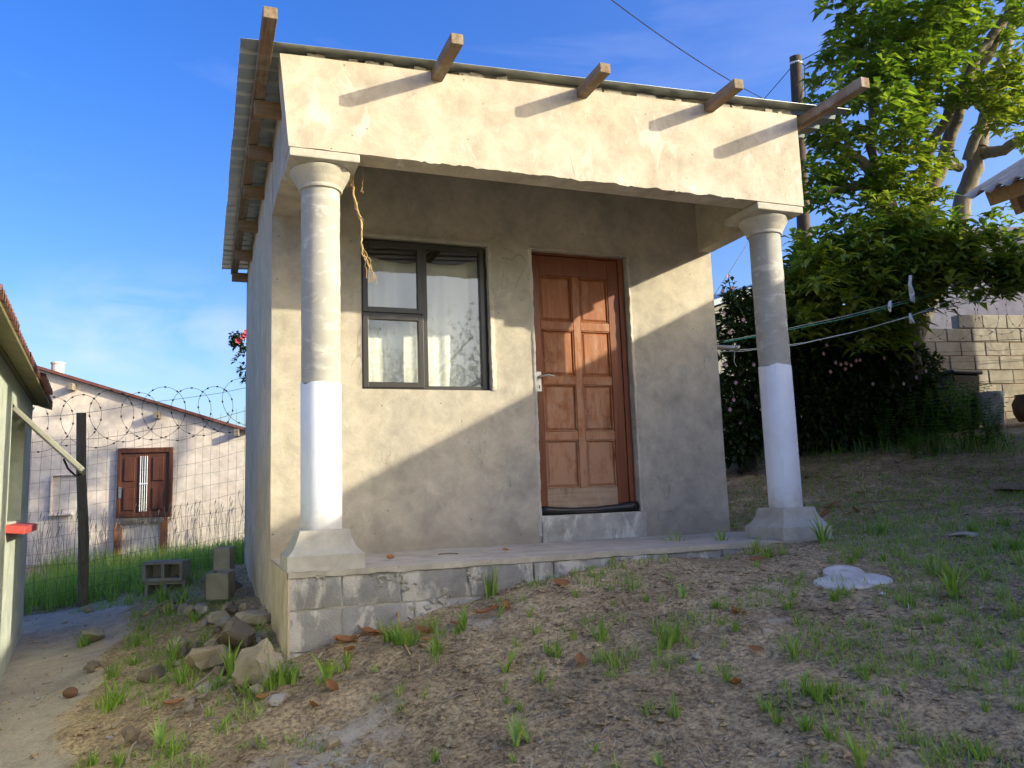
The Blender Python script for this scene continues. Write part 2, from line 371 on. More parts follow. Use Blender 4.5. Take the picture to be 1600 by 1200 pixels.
def m_glass():
    mt, n, l, b = newmat('window_glass')
    n.remove(b)
    tr = n.new('ShaderNodeBsdfTransparent'); tr.inputs['Color'].default_value = (.93,.94,.92,1)
    gl = n.new('ShaderNodeBsdfGlossy'); gl.inputs['Roughness'].default_value = .015; gl.inputs['Color'].default_value = (1,1,1,1)
    lw = n.new('ShaderNodeLayerWeight'); pw = n.new('ShaderNodeMath'); pw.operation = 'POWER'; pw.inputs[1].default_value = 4.5; l.new(lw.outputs['Facing'], pw.inputs[0])
    mu = n.new('ShaderNodeMath'); mu.operation = 'MULTIPLY_ADD'; mu.inputs[1].default_value = .8; mu.inputs[2].default_value = .06; l.new(pw.outputs[0], mu.inputs[0])
    v = vec_of(n, l); bp = n.new('ShaderNodeBump'); bp.inputs['Strength'].default_value = .05; bp.inputs['Distance'].default_value = .01
    l.new(nnoise(n, l, v, 2.5, 2), bp.inputs['Height']); l.new(bp.outputs[0], gl.inputs['Normal'])
    ms = n.new('ShaderNodeMixShader'); l.new(mu.outputs[0], ms.inputs[0]); l.new(tr.outputs[0], ms.inputs[1]); l.new(gl.outputs[0], ms.inputs[2])
    l.new(ms.outputs[0], n['Material Output'].inputs[0]); return mt
M['glass'] = m_glass()
def m_column():
    mt, n, l, b = newmat('column_concrete'); v = vec_of(n, l, (1, 1, 1), rnd=True)
    c = ramp(n, l, nnoise(n, l, v, 3, 6, .65), [(.3, (.30,.29,.255)), (.5, (.37,.355,.31)), (.7, (.43,.41,.36))])
    vb = vec_of(n, l, (3.5, 3.5, 8), rnd=True, rot=(.25, .2, 0))
    sm = nnoise(n, l, vb, 1.9, 7, .66, .9)
    c = mixc(n, l, ramp(n, l, sm, [(.52, 0), (.66, .75)]), c, (.58,.56,.50))
    l.new(c, b.inputs['Base Color']); b.inputs['Roughness'].default_value = .85
    bump(n, l, b, addm(n, l, addm(n, l, sm, .4, 'MULTIPLY'), nnoise(n, l, v, 40, 5)), .35, .004); return mt
M['column'] = m_column()
def m_dirt():
    mt, n, l, b = newmat('dirt'); v = vec_of(n, l)
    n1 = nnoise(n, l, v, .8, 6, .6, .5); n2 = nnoise(n, l, v, 5, 8, .7, .3); n3 = nnoise(n, l, v, 45, 6, .75)
    c = ramp(n, l, n1, [(.34, (0.269,0.194,0.108)), (.52, (0.424,0.318,0.181)), (.70, (0.664,0.509,0.286))])
    c = mixc(n, l, .6, c, ramp(n, l, n2, [(.30, (0.183,0.134,0.078)), (.55, (0.466,0.353,0.207)), (.72, (0.735,0.595,0.356))]))
    c = mixc(n, l, ramp(n, l, n3, [(.45, 0), (.75, .65)]), c, (1.139,0.901,0.500))
    c = mixc(n, l, ramp(n, l, n3, [(.33, .65), (.48, 0)]), c, (0.056,0.044,0.034))
    n4 = nnoise(n, l, v, 14, 6, .75)
    c = mixc(n, l, ramp(n, l, n4, [(.34, .5), (.48, 0)]), c, (0.078,0.062,0.050))
    n5 = nnoise(n, l, v, 1.9, 5, .65, .4)
    c = mixc(n, l, ramp(n, l, n5, [(.40, .55), (.56, 0)]), c, mixc(n, l, 1, c, (.50,.48,.47), 'MULTIPLY'))
    at_ = n.new('ShaderNodeAttribute'); at_.attribute_name = 'sand'
    sandc = ramp(n, l, n2, [(.3, (.40,.36,.285)), (.7, (.56,.51,.42))])
    sf = addm(n, l, at_.outputs['Fac'], addm(n, l, addm(n, l, n2, .5, 'SUBTRACT'), 1.2, 'MULTIPLY'))
    c = mixc(n, l, ramp(n, l, sf, [(.35, 0), (.65, .8)]), c, sandc)
    l.new(c, b.inputs['Base Color']); b.inputs['Roughness'].default_value = .97; b.inputs['Specular IOR Level'].default_value = .1
    h = addm(n, l, addm(n, l, n2, 1.0, 'MULTIPLY'), addm(n, l, n3, .55, 'MULTIPLY'))
    bump(n, l, b, h, .9, .03); return mt
M['dirt'] = m_dirt()

# ------------------------------------------------------------------ ground: one sheet
CTRL = [(-1.85,3.78,-.66),(-1.54,4.95,-.62),(-1.4,1.5,-.76),(-1.3,-.5,-.86),(-1.15,-2.5,-.98),(-.43,-4.49,-1.13),(-2.5,-4.5,-1.15),
 (-.75,3.5,-.50),(-.75,2,-.58),(-.65,.8,-.60),(-.55,-.5,-.66),(-.1,0,-.47),(-.1,2,-.36),(-.1,4.4,-.26),(-.3,1,-.47),
 (0.05,-.12,-.44),(.87,-.1,-.225),(1.3,-.1,-.15),(1.68,-.1,-.095),(2.1,-.1,-.055),(3.0,-.12,-.025),(3.7,-.1,.0),(.3,-1,-.60),(1,-2,-.60),(1.5,-1,-.34),
 (3,-1,-.13),(3,-2.5,-.32),(5,-2,.0),(5,0,.15),(3.8,2,.06),(3.75,1.1,-.03),(3.75,.5,-.03),(3.9,4.4,.45),(7.2,2.75,.80),(5.8,3.33,.72),(6.1,.57,.26),(9,4,1.05),
 (10.3,3.5,1.2),(9,-3,.35),(12,0,.9),(0,-7,-1.3),(6,-6,-.35),(-3,10.7,-.5),(.25,10,-.45),(-6,6,-.8),(3,9,.2),(8,10,1.5),
 (-1,7,-.5),(2,1,-.3),(2,3,-.2),(-3,1,-.8),(40,40,3),(-40,40,-2),(40,-40,0),(-40,-40,-3),(0,60,0),(60,0,2),(-60,0,-3),(0,-60,-3)]
_A = np.array(CTRL); _n = len(_A)
def _phi(r): return r
_K = np.zeros((_n+3, _n+3)); _K[:_n,:_n] = _phi(np.hypot(_A[:,None,0]-_A[None,:,0], _A[:,None,1]-_A[None,:,1]))
_K[:_n,_n] = 1; _K[:_n,_n+1:] = _A[:,:2]; _K[_n,:_n] = 1; _K[_n+1:,:_n] = _A[:,:2].T
_K[:_n,:_n] += np.eye(_n)*-.12
_W = np.linalg.solve(_K, np.concatenate([_A[:,2], np.zeros(3)]))
def hz_arr(x, y):
    x = np.asarray(x, float).ravel(); y = np.asarray(y, float).ravel(); z = np.full(x.shape, _W[_n]) + _W[_n+1]*x + _W[_n+2]*y
    for i in range(_n): z += _W[i]*np.hypot(x-_A[i,0], y-_A[i,1])
    return z
def lumps(x, y):
    d = math.hypot(x-1, y+1)
    if d > 14: return 0
    p = V((x, y, 0)); f_ = .35 if x < -1.05 and y < 4.6 else 1
    return f_*(.030*noise.noise(p*1.7) + .020*noise.noise(p*4.3+V((9,2,0))) + .012*noise.noise(p*11) + .006*noise.noise(p*27))
def hz(x, y):
    return float(hz_arr(x, y)[0]) + lumps(x, y)
def gnd(px, py):                                   # a point of the ground seen at a place in the photograph
    v = ray(px, py); t = 1.2; last = t
    while t < 60:
        p = CP + v*t
        if p.z < hz(p.x, p.y): break
        last = t; t += .12
    a, b = last, t
    for _ in range(14):
        mdl = (a+b)/2; p = CP + v*mdl
        if p.z < hz(p.x, p.y): b = mdl
        else: a = mdl
    p = CP + v*b; return V((p.x, p.y, hz(p.x, p.y)))
def axis(lo, hi, st, far):
    c = list(np.arange(lo, hi+1e-6, st)); s = st; x = hi
    while x < far: s *= 1.25; x += s; c.append(x)
    s = st; x = lo
    while x > -far: s *= 1.25; x -= s; c.insert(0, x)
    return np.array(c)
gx = axis(-2.6, 7.6, .045, 250); gy = axis(-4.2, 4.2, .045, 250)
GX, GY = np.meshgrid(gx, gy); gz = hz_arr(GX, GY)
fx, fy = GX.ravel(), GY.ravel()
gz = np.array([z + lumps(x, y) for x, y, z in zip(fx, fy, gz)])
nx, ny = len(gx), len(gy)
idx = np.arange(nx*ny).reshape(ny, nx)
fc = np.stack([idx[:-1,:-1].ravel(), idx[:-1,1:].ravel(), idx[1:,1:].ravel(), idx[1:,:-1].ravel()], 1)
me = bpy.data.meshes.new('ground'); me.from_pydata(np.stack([fx, fy, gz], 1).tolist(), [], fc.tolist())
ground = bpy.data.objects.new('ground', me); COL.objects.link(ground); ground['kind'] = 'structure'; me.materials.append(M['dirt'])
me.polygons.foreach_set('use_smooth', [True]*len(me.polygons))
# trodden sandy soil: the path and a few bare spots
edge = -1.02 - .05*np.sin(fy*1.7) - .05*np.sin(fy*4.1)
sand = np.clip((edge - fx)/.25 + .5, 0, 1)*(fx > -6)*(fy < 5)
for cx, cy, r, a in ((-.05,-1.25,.45,.75), (.2,-.9,.3,.6), (1.0,-.35,.35,.45), (-.35,.25,.3,.5), (2.4,-.9,.8,.35), (3.2,-.6,.7,.3)):
    sand = np.maximum(sand, a*np.exp(-((fx-cx)**2+(fy-cy)**2)/r**2))
sa = me.attributes.new('sand', 'FLOAT', 'POINT'); sa.data.foreach_set('value', sand.astype(np.float32))

# ------------------------------------------------------------------ the house
D, W, ZB, BACK = 1.168, 3.63, 2.37, 4.55
def roof_z(x): return 2.945 + .048*(x+.263)
house = T(empty('small_house', (0, 0, 0)), 'small unpainted plastered house with two porch columns and a metal roof', 'house')
def sheetgrid(us, vs, pt, keep=None):
    g = MB(); iu = {}
    for j, vv in enumerate(vs):
        for i, uu in enumerate(us):
            g.v.append(tuple(pt(uu, vv)))
    n = len(us)
    for j in range(len(vs)-1):
        for i in range(n-1):
            if keep is None or keep((us[i]+us[i+1])/2, (vs[j]+vs[j+1])/2):
                g.f.append((j*n+i, j*n+i+1, (j+1)*n+i+1, (j+1)*n+i))
    return g
def lin(a, b, st): return list(np.linspace(a, b, max(2, int(round((b-a)/st))+1)))
def cuts(pts, st):
    out = [pts[0]]
    for a, b in zip(pts[:-1], pts[1:]): out += lin(a, b, st)[1:]
    return out
WL, WR, WB, WT = .618, 1.592, 1.144, 2.266
DL, DR, DB, DT = 1.954, 2.80, .20, 2.266
def rectd(x, z, l, r, b, t):
    dx = max(l-x, 0, x-r); dz = max(b-z, 0, z-t); return math.hypot(dx, dz)
def wdisp(x, z):
    y = .004*noise.noise(V((x*1.5, 3, z*1.5))) + .002*noise.noise(V((x*6, 8, z*6)))
    dw = rectd(x, z, WL, WR, WB, WT); dd = rectd(x, z, DL, DR, DB-1, DT)
    lump = .5 + .9*noise.noise(V((x*14, 1, z*14)))
    if z > WB+.02 and x > WL-.02 and dw < .06: y -= .011*(1-dw/.06)**.5*max(.15, lump)
    if dd < .05: y -= .010*(1-dd/.05)**.5*max(.15, lump)
    return y
us = cuts([0, WL, WR, DL, DR, W], .022); vs = cuts([-.05, DB, WB, DT, 2.98], .022)
def jit(x, z):                                     # hand-cut opening edges are not quite straight
    j = 0; k = 0
    if abs(x-WR) < .001 and WB < z < WT or abs(x-DR) < .001 and z < DT or abs(x-DL) < .001 and z < DT: j = .006*noise.noise(V((x*3, 0, z*9)))
    if abs(z-DT) < .001: k = .006*noise.noise(V((x*8, 2, 0)))
    return j, k
def fpt(x, z):
    j, k = jit(x, z); return (x+j, D+wdisp(x, z), z+k)
op = lambda x, z: not (WL < x < WR and WB < z < WT or DL < x < DR and DB < z < DT)
fw = sheetgrid(us, vs, fpt, op)
def reveal(g, l, r, b, t, dep, top=True, bot=True):
    for (x0, z0, x1, z1) in ((l,t,l,b), (r,b,r,t)) + (((r,t,l,t),) if top else ()) + (((l,b,r,b),) if bot else ()):
        k = 24
        for q in range(k):
            a, c = q/k, (q+1)/k
            pa = (x0+(x1-x0)*a, z0+(z1-z0)*a); pc = (x0+(x1-x0)*c, z0+(z1-z0)*c)
            P, Q = V(fpt(*pa)), V(fpt(*pc))
            g.quad(P, Q, V((Q.x, D+dep, Q.z)), V((P.x, D+dep, P.z)))
reveal(fw, WL, WR, WB, WT, .15); reveal(fw, DL, DR, DB, DT, .15)
# end of the wall at the right and its inner skin
fw.box((W-.002, D+.004, -.05), (W-.001, BACK, 3.06))
front_wall = fw.build('front_wall', M['wall'], house, smooth=True); auto_smooth(front_wall, 40)
inn = MB()
for (x0, x1, z0, z1) in ((.15, WL, 0, 2.9), (WL, WR, 0, WB), (WL, WR, WT, 2.9), (WR, DL, 0, 2.9), (DL, DR, DT, 2.9), (DR, W-.15, 0, 2.9)):
    inn.box((x0, D+.148, z0), (x1, D+.152, z1))
inn.build('inner_wall', M['beam'], house)
sw = sheetgrid(cuts([D-.0, 2.2, BACK], .05), cuts([-.7, 0, 2.92], .05), lambda y, z: (.005*noise.noise(V((1, y*1.6, z*1.6)))+.002*noise.noise(V((3, y*7, z*7))), y, z))
sw.box((.01, D+.004, -.6), (.15, BACK-.003, 2.9))
auto_smooth(sw.build('side_wall', M['side'], house, smooth=True), 40)
bw = MB(); bw.box((0, BACK, -.6), (W, BACK+.15, 2.9)); bw.box((W-.15, D+.16, -.2), (W-.004, BACK-.003, 3.0)); bw.build('rear_wall', M['wall'], house)
# fascia beam
TH = .17
def ztop(x): return 2.923 + (3.067-2.923)*x/W
def fasp(x, q):
    zt = ztop(x); jag = 0
    if q == 0 and .75 < x < 3.05: jag = .014*noise.noise(V((x*9, 0, 4))) + .010*noise.noise(V((x*37, 0, 1)))
    elif q == 0: jag = .004*noise.noise(V((x*9, 0, 4)))
    z = ZB + jag + q*(zt-ZB-jag)
    lean = -.05*q*max(0, 1-x/.25) if x < .25 else 0
    return (x + lean, .004*noise.noise(V((x*1.4, 0, z*1.4+5)))+.002*noise.noise(V((x*7, 2, z*7))) - (.006*max(0, noise.noise(V((x*40, 0, 9)))) if q < .04 else 0), z)
fqs = [0, .03, .06] + lin(.1, 1, .045)
fb = sheetgrid(cuts([0, W], .022), fqs, fasp)
xs = cuts([0, W], .022)
for a, b in zip(xs[:-1], xs[1:]):
    A, B = V(fasp(a, 0)), V(fasp(b, 0)); fb.quad(B, A, V((a, TH, ZB)), V((b, TH, ZB)))
    A, B = V(fasp(a, 1)), V(fasp(b, 1)); fb.quad(A, B, V((b, TH, B.z)), V((a, TH, A.z)))
for a, b in zip(fqs[:-1], fqs[1:]):
    A, B = V(fasp(0, a)), V(fasp(0, b)); fb.quad(A, B, V((B.x, TH, B.z)), V((A.x, TH, A.z)))
    A, B = V(fasp(W, a)), V(fasp(W, b)); fb.quad(B, A, V((W, TH, A.z)), V((W, TH, B.z)))
fb.quad((W,TH,ZB), (0,TH,ZB), (0,TH,ztop(0)), (W,TH,ztop(W)))
auto_smooth(fb.build('fascia_beam', M['fascia'], house), 40)
def sidebeam(x0, x1, zt, seed):
    g = MB(); ys = lin(TH+.002, D-.002, .04)
    for i, y in enumerate(ys):
        r = .006*noise.noise(V((seed, y*5, 0)))
        g.v += [(x0+r*.3, y, ZB-.004+r), (x1+r, y, ZB-.004+r), (x1+r, y, zt), (x0+r*.3, y, zt)]
    for i in range(len(ys)-1):
        for q in range(4):
            g.f.append((i*4+q, i*4+(q+1) % 4, i*4+4+(q+1) % 4, i*4+4+q))
    return g
sidebeam(.002, .175, 2.93, 1).build('side_beam', M['beam'], house)
sidebeam(W-.13, W-.004, 3.06, 5).build('side_beam', M['beam'], house)
# roof
yy = -.055; k = 0
RIB = [(.0, .0), (.108, .0), (.124, .034), (.150, .034), (.1662, .0)]      # trapezoidal ribs, pitch 171.5 mm
ends = [4.10, 4.02, 3.99, 3.96, 3.93, 3.95, 3.92]
while k < 7:
    g = MB(); lift = .003*(k % 2)
    prof = [(yy + q*.1715 + a, h) for q in range(4) for a, h in RIB] + [(yy+.686, 0)]
    if k < 6: prof += [(yy+.686+.108, 0), (yy+.686+.124, .034), (yy+.686+.135, .034)]
    xsr = [-.263-.008*random.random(), .4, 1.2, 2.0, 2.8, 3.4, ends[k]]
    for th in (0, -.0012):
        for x in xsr:
            for y, h in prof:
                g.v.append((x + .003*noise.noise(V((y*9, k, 0))), y, roof_z(x) + .004 + lift + h + .004*noise.noise(V((x*2, y*3, k))) + th))
    n = len(prof)-1; nn = n+1; na = len(xsr); off = nn*na
    for a in range(na-1):
        for b in range(n):
            g.f.append((a*nn+b, (a+1)*nn+b, (a+1)*nn+b+1, a*nn+b+1)); g.f.append((off+a*nn+b, off+a*nn+b+1, off+(a+1)*nn+b+1, off+(a+1)*nn+b))
    for b in range(n):
        g.f.append((b, b+1, off+b+1, off+b)); g.f.append(((na-1)*nn+b+1, (na-1)*nn+b, off+(na-1)*nn+b, off+(na-1)*nn+b+1))
    for a in range(na-1): g.f.append((a*nn, off+a*nn, off+(a+1)*nn, (a+1)*nn))
    g.build('roof_sheet', M['zinc'], house); yy += .686; k += 1
for (x, tip, zb, hh) in ((-.135, -.43, 2.866, .064), (.88, -.433, 2.900, .064), (1.868, -.34, 2.938, .064), (2.858, -.351, 2.983, .066), (3.695, -.599, 2.995, .072)):
    g = MB(); dz = .0
    g.hexa([(x-.036,tip,zb),(x+.036,tip,zb),(x+.036,BACK+.1,zb),(x-.036,BACK+.1,zb),(x-.036,tip,zb+hh),(x+.036,tip,zb+hh),(x+.036,BACK+.1,zb+hh),(x-.036,BACK+.1,zb+hh)])
    g.build('purlin', M['timber'], house, bevel=.004)
for y in (.5, 1.18, 1.95, 2.8, 3.7, 4.55):         # rafter ends under the left eave
    g = MB(); g.box((-.162, y-.025, 2.765), (.0, y+.025, 2.860)); g.build('rafter_end', M['timber_x'], house, bevel=.003)
# rubble and mortar packed between wall top and sheets
def fillpt(x, q):
    h0 = ztop(x)-.01; h1 = roof_z(x)+.002 - .022*max(0, noise.noise(V((x*5, 3, 0)))+.1)
    z = h0+(h1-h0)*q
    return (x, .050 + .022*noise.noise(V((x*8, 1, z*8))) + .012*noise.noise(V((x*24, 5, z*24))), z)
g = sheetgrid(cuts([.0, W], .02), [0, .25, .5, .75, 1], fillpt)
for c_ in range(34):
    x = random.uniform(.05, W-.05)
    if min(abs(x-p) for p in (.88, 1.868, 2.858, 3.695)) > .07:
        r_ = random.uniform(.012, .026); g.obox((x, .035, ztop(x)+.012), (r_*1.5, 0, random.uniform(-.3, .3)*r_), (0, .02, 0), (0, 0, r_*.9))
g.rough(.007, 40, 2); auto_smooth(g.build('beam_filling', M['mortar'], house, kind='stuff'), 40)
g = MB(); y = .05
while y < BACK-.05:
    wd = random.uniform(.06, .16); g.box((.015+random.random()*.03, y, 2.90), (.13, y+wd, 2.955+random.random()*.02)); y += wd*1.02
g.rough(.010, 25, 3); g.build('beam_filling', M['block_dark'], house, bevel=.01, kind='stuff')

def lip(name, path, wdt, seed):
    g = MB(); k = 0
    for (x0, z0, x1, z1, nx_, nz_) in path:          # strip from (x0,z0) to (x1,z1), growing outward along (nx,nz)
        L = math.hypot(x1-x0, z1-z0); n_ = max(4, int(L/.02)); i0 = len(g.v)
        for i in range(n_+1):
            t = i/n_; x = x0+(x1-x0)*t; z = z0+(z1-z0)*t
            a = .5+.5*noise.noise(V((x*7, seed, z*7)))+.35*noise.noise(V((x*22, seed, z*22)))
            o = wdt*(.55+.6*max(0, a)); th = .007+.009*max(0, noise.noise(V((x*13, seed+5, z*13)))+.2); jn = .005*noise.noise(V((x*30, seed+2, z*30)))
            yb = D+wdisp(x, z)
            g.v += [(x+jn*nx_, D+.012, z+jn*nz_), (x+jn*nx_, yb-th, z+jn*nz_), (x+nx_*o*.55, yb-th*.9, z+nz_*o*.55), (x+nx_*o, yb+.004, z+nz_*o)]
        for i in range(n_):
            for q in range(3): a = i0+i*4+q; g.f.append((a, a+1, a+5, a+4))
    auto_smooth(g.build(name, M['lip'], house), 50)
M['lip'] = m_plaster('fresh_plaster_lip', (.42,.385,.31), (.52,.48,.39), (.60,.56,.47), cracks=False, bst=.7)
lip('window_plaster_lip', [(WL-.0, WT+.001, WR+.03, WT+.001, 0, 1), (WR+.001, WT, WR+.001, WB+.0, 1, 0)], .045, 3)
lip('door_plaster_lip', [(DL-.001, DT, DL-.001, .05, -1, 0), (DL-.01, DT+.001, DR+.02, DT+.001, 0, 1), (DR+.001, DT, DR+.001, .2, 1, 0)], .030, 8)

# porch slab, blocks of the plinth
sl = MB(); ss = sheetgrid(cuts([.002, 3.66], .04), lin(-.012, D+.01, .05), lambda x, y: (x, y + (.012*noise.noise(V((x*6, 0, 3)))+.008*noise.noise(V((x*21, 0, 3))) if y < 0 else 0), .001+.004*noise.noise(V((x*3, y*3, 1)))))
n0 = len(ss.v); row = len(cuts([.002, 3.66], .04))
for i in range(row-1):
    a, b = V(ss.v[i]), V(ss.v[i+1]); ss.quad(b, a, V((a.x, a.y+.006, -.030-.012*noise.noise(V((a.x*9, 4, 0))))), V((b.x, b.y+.006, -.030-.012*noise.noise(V((b.x*9, 4, 0))))))
slab = ss.build('porch_slab', M['screed'], house); auto_smooth(slab, 50)
cores = MB(); cores.box((.012, .012, -.75), (3.64, D, -.006)); cores.build('mortar_bed', M['mortar'], slab)
def cblock(x0, x1, z0, z1, y0, mat, parent, seed, yb=.12):
    g = sheetgrid(lin(x0, x1, .03), lin(z0, z1, .03), lambda x, z: (x + .006*noise.noise(V((x*20, seed, z*20))), y0 + .008*fbm(V((x*9, seed, z*9))) + (.008 if min(x-x0, x1-x, z-z0, z1-z) < .012 else 0), z + .006*noise.noise(V((x*20, seed+9, z*20)))))
    g.box((x0+.004, y0+.014, z0+.004), (x1-.004, yb, z1-.004))
    return auto_smooth(g.build('concrete_block', mat, parent), 45)
for row_, (z0, z1, joints) in enumerate(((-.195, -.034, [.004, .285, .61, 1.01, 1.40, 1.53, 1.93, 2.32, 2.72, 3.1]), (-.41, -.205, [.004, .28, .68, 1.08, 1.48]), (-.63, -.42, [.004, .40, .8]))):
    for a, b in zip(joints[:-1], joints[1:]):
        cblock(a+.006, b-.006, z0, z1, -.004+random.uniform(-.006, .006), M['block'], slab, random.random()*50)
# lumps of spilled mortar on the plinth
g = MB()
for (px, py, r) in ((600,905,.035),(590,915,.03),(622,905,.03),(575,895,.025),(640,915,.03),(650,955,.05),(690,945,.05),(700,930,.035),(735,890,.04),(742,905,.035),(670,940,.04),(800,890,.03),(825,905,.022),(500,905,.03),(580,970,.03)):
    p = onplane(px, py, (0, -.002, 0), (0, 1, 0))
    for q in range(4):
        c = p + V((random.uniform(-r, r), 0, random.uniform(-r, r)*.8)); s_ = r*random.uniform(.35, .8); i0 = len(g.v)
        t_ = rock_mb(c, s_, s_*.35, s_*random.uniform(.5, .9), random.random()*99, 12); g.v += t_.v; g.f += [tuple(i0+k_ for k_ in f) for f in t_.f]
g.rough(.006, 40, 5); auto_smooth(g.build('mortar_lump', M['mortar'], slab, kind='stuff'), 40)
ps = sheetgrid(lin(-.02, D, .05), lin(-.75, -.001, .04), lambda y, z: (-.004+.006*noise.noise(V((2, y*6, z*6))) + (.012*noise.noise(V((0, 0, z*25))) if y < 0 else 0), y, z))
ps.box((.0, 0, -.75), (.012, D, -.002))
auto_smooth(ps.build('plinth_side', M['side'], house), 40)
for px in range(1):
    pass

# columns
def column(cx, cy, zs, seed):
    col = empty('porch_column', (cx, cy, 0)); col.parent = house
    OFF[col.name] = V((cx, cy, 0))
    r = .112
    g = MB()                                        # square base block then a hollow flare up to the shaft
    hb = .205 if cx < 1 else .205
    prof = [(hb, 0), (hb, .080), (hb-.010, .087), (hb-.022, .100), (hb-.038, .122), (hb-.051, .150), (hb-.059, .180), (hb-.062, .200), (hb-.068, .211)]
    for q, z in prof:
        kq = 10
        for e in range(4*kq):
            t = e/kq; sd_ = int(t); f = (t-sd_)*2-1
            x, y = ((f, -1), (1, f), (-f, 1), (-1, -f))[sd_]
            # rounder towards the top
            ro = max(0, (z-.09)/.14)*.10; L = math.hypot(x, y); kx = (1-ro) + ro/L
            g.v.append((cx+x*q*kx, cy+y*q*kx, z+.0005))
    nn = 40
    for j in range(len(prof)-1):
        for e in range(nn): g.f.append((j*nn+e, j*nn+(e+1) % nn, (j+1)*nn+(e+1) % nn, (j+1)*nn+e))
    g.f.append(tuple((len(prof)-1)*nn+e for e in range(nn)))
    g.rough(.004, 18, seed)
    auto_smooth(g.build('column_base', M['concrete'], col), 32)
    g = MB(); prof = [(r+.003*noise.noise(V((seed, 0, z*5))), z) for z in lin(zs, 2.20, .03)]
    g.lathe(prof, (cx, cy, 0), 40); g.rough(.0025, 14, seed+2); auto_smooth(g.build('column_shaft', M['column'], col), 40)
    g = MB(); g.lathe([(r+.003, .205), (r+.003, zs-.002), (r+.001, zs+.001)], (cx, cy, 0), 40); g.rough(.0015, 5, seed+3)
    for v_ in range(len(g.v)):
        x, y, z = g.v[v_]
        if z > 1: g.v[v_] = (x, y, z + .018*noise.noise(V((x*14, y*14, seed))) + .010*noise.noise(V((x*50, y*50, seed))))
    auto_smooth(g.build('white_sleeve', M['sleeve'], col), 40)
    g = MB()
    g.lathe([(r+.001, 2.185), (r+.012, 2.186), (r+.016, 2.193), (r+.016, 2.206), (r+.022, 2.216), (r+.030, 2.230), (r+.032, 2.233), (r+.036, 2.245), (r+.044, 2.256), (r+.046, 2.259), (r+.052, 2.270), (r+.059, 2.281), (r+.061, 2.284), (r+.066, 2.297), (r+.064, 2.304)], (cx, cy, 0), 48)
    auto_smooth(g.build('capital', M['concrete'], col), 30)
    g = MB(); a0, a1, z0, z1 = .150, .2, 2.303, 2.366
    g.hexa([(cx-a0,cy-a0,z0-.0),(cx+a0,cy-a0,z0),(cx+a0,cy+a0,z0),(cx-a0,cy+a0,z0),(cx-a1,cy-a1,z0+.012),(cx+a1,cy-a1,z0+.012),(cx+a1,cy+a1,z0+.012),(cx-a1,cy+a1,z0+.012)])
    g.box((cx-a1, cy-a1, z0+.0125), (cx+a1, cy+a1, z1))
    g.build('abacus', M['concrete'], col, bevel=.006)
    return col
column(.203, .197, 1.035, 3)
column(3.42, .203, 1.215, 8)

# window
YW = D+.035
win = empty('window', (1.1, YW, WB)); win.parent = house
def barx(g, x0, x1, z0, z1, y0=YW, y1=YW+.05): g.box((x0, y0, z0), (x1, y1, z1))
fl, fr, fbz, ft = WL+.003, WR-.022, WB+.004, WT-.012
g = MB(); f_ = .036
g.box((fl, YW, fbz), (fl+f_, YW+.06, ft)); g.box((fr-f_, YW, fbz), (fr, YW+.06, ft))
g.box((fl+f_, YW, ft-f_), (fr-f_, YW+.06, ft)); g.box((fl+f_, YW, fbz), (fr-f_, YW+.06, fbz+f_*.8))
mxx = 1.093; mz = 1.705
g.box((mxx-.024, YW+.002, fbz+f_*.8), (mxx+.024, YW+.058, ft-f_)); g.box((fl+f_, YW+.002, mz-.024), (mxx-.024, YW+.058, mz+.024))
g.build('window_frame', M['frame'], win, bevel=.003)
def sash(x0, x1, z0, z1):
    g = MB(); a = .040; y0, y1 = YW-.010, YW+.03
    g.box((x0, y0, z0), (x0+a, y1, z1)); g.box((x1-a, y0, z0), (x1, y1, z1)); g.box((x0+a, y0, z1-a), (x1-a, y1, z1)); g.box((x0+a, y0, z0), (x1-a, y1, z0+a))
    s_ = g.build('sash', M['frame'], win, bevel=.003)
    MB().box((x0+a, YW+.010, z0+a), (x1-a, YW+.014, z1-a)).build('pane', M['glass'], win)
sash(fl+.012, mxx-.012, mz+.006, ft-.012); sash(fl+.012, mxx-.012, fbz+.012, mz-.006)
MB().box((mxx+.024, YW+.022, fbz+f_*.8), (fr-f_, YW+.026, ft-f_)).build('pane', M['glass'], win)
MB().box((fr+.0, YW+.01, fbz), (WR+.004, YW+.04, ft)).build('window_seal', M['rubber'], win)
def curtain(x0, x1, z0, ztl, ztr, y0, seed, label):
    us_ = lin(0, 1, .012); vs_ = lin(0, 1, .04)
    def pt(u, v_):
        x = x0+(x1-x0)*u; zt = ztl+(ztr-ztl)*u - .05*math.sin(math.pi*u)
        fold = (.011*math.sin(u*17+seed+1.5*math.sin(u*5+seed)) + .004*math.sin(u*41+seed*2))*(.6+.4*v_) + .012*noise.noise(V((u*4, v_*1.5, seed)))
        return (x + .03*noise.noise(V((u*2, v_*2, seed+4))), y0 + fold*(1-.3*v_), z0+(zt-z0)*v_)
    g = sheetgrid(us_, vs_, pt); o = g.build('curtain', M['curtain'], None, loc=(x0, y0, z0), smooth=True)
    sm_ = o.modifiers.new('solidify', 'SOLIDIFY'); sm_.thickness = .002
    T(o, label, 'curtain')
curtain(.56, 1.09, 1.02, 2.26, 2.15, D+.20, 1, 'white curtain hanging behind the two small left panes')
curtain(1.085, 1.66, 1.02, 2.17, 2.24, D+.19, 4.2, 'white gathered curtain hanging behind the tall right pane')
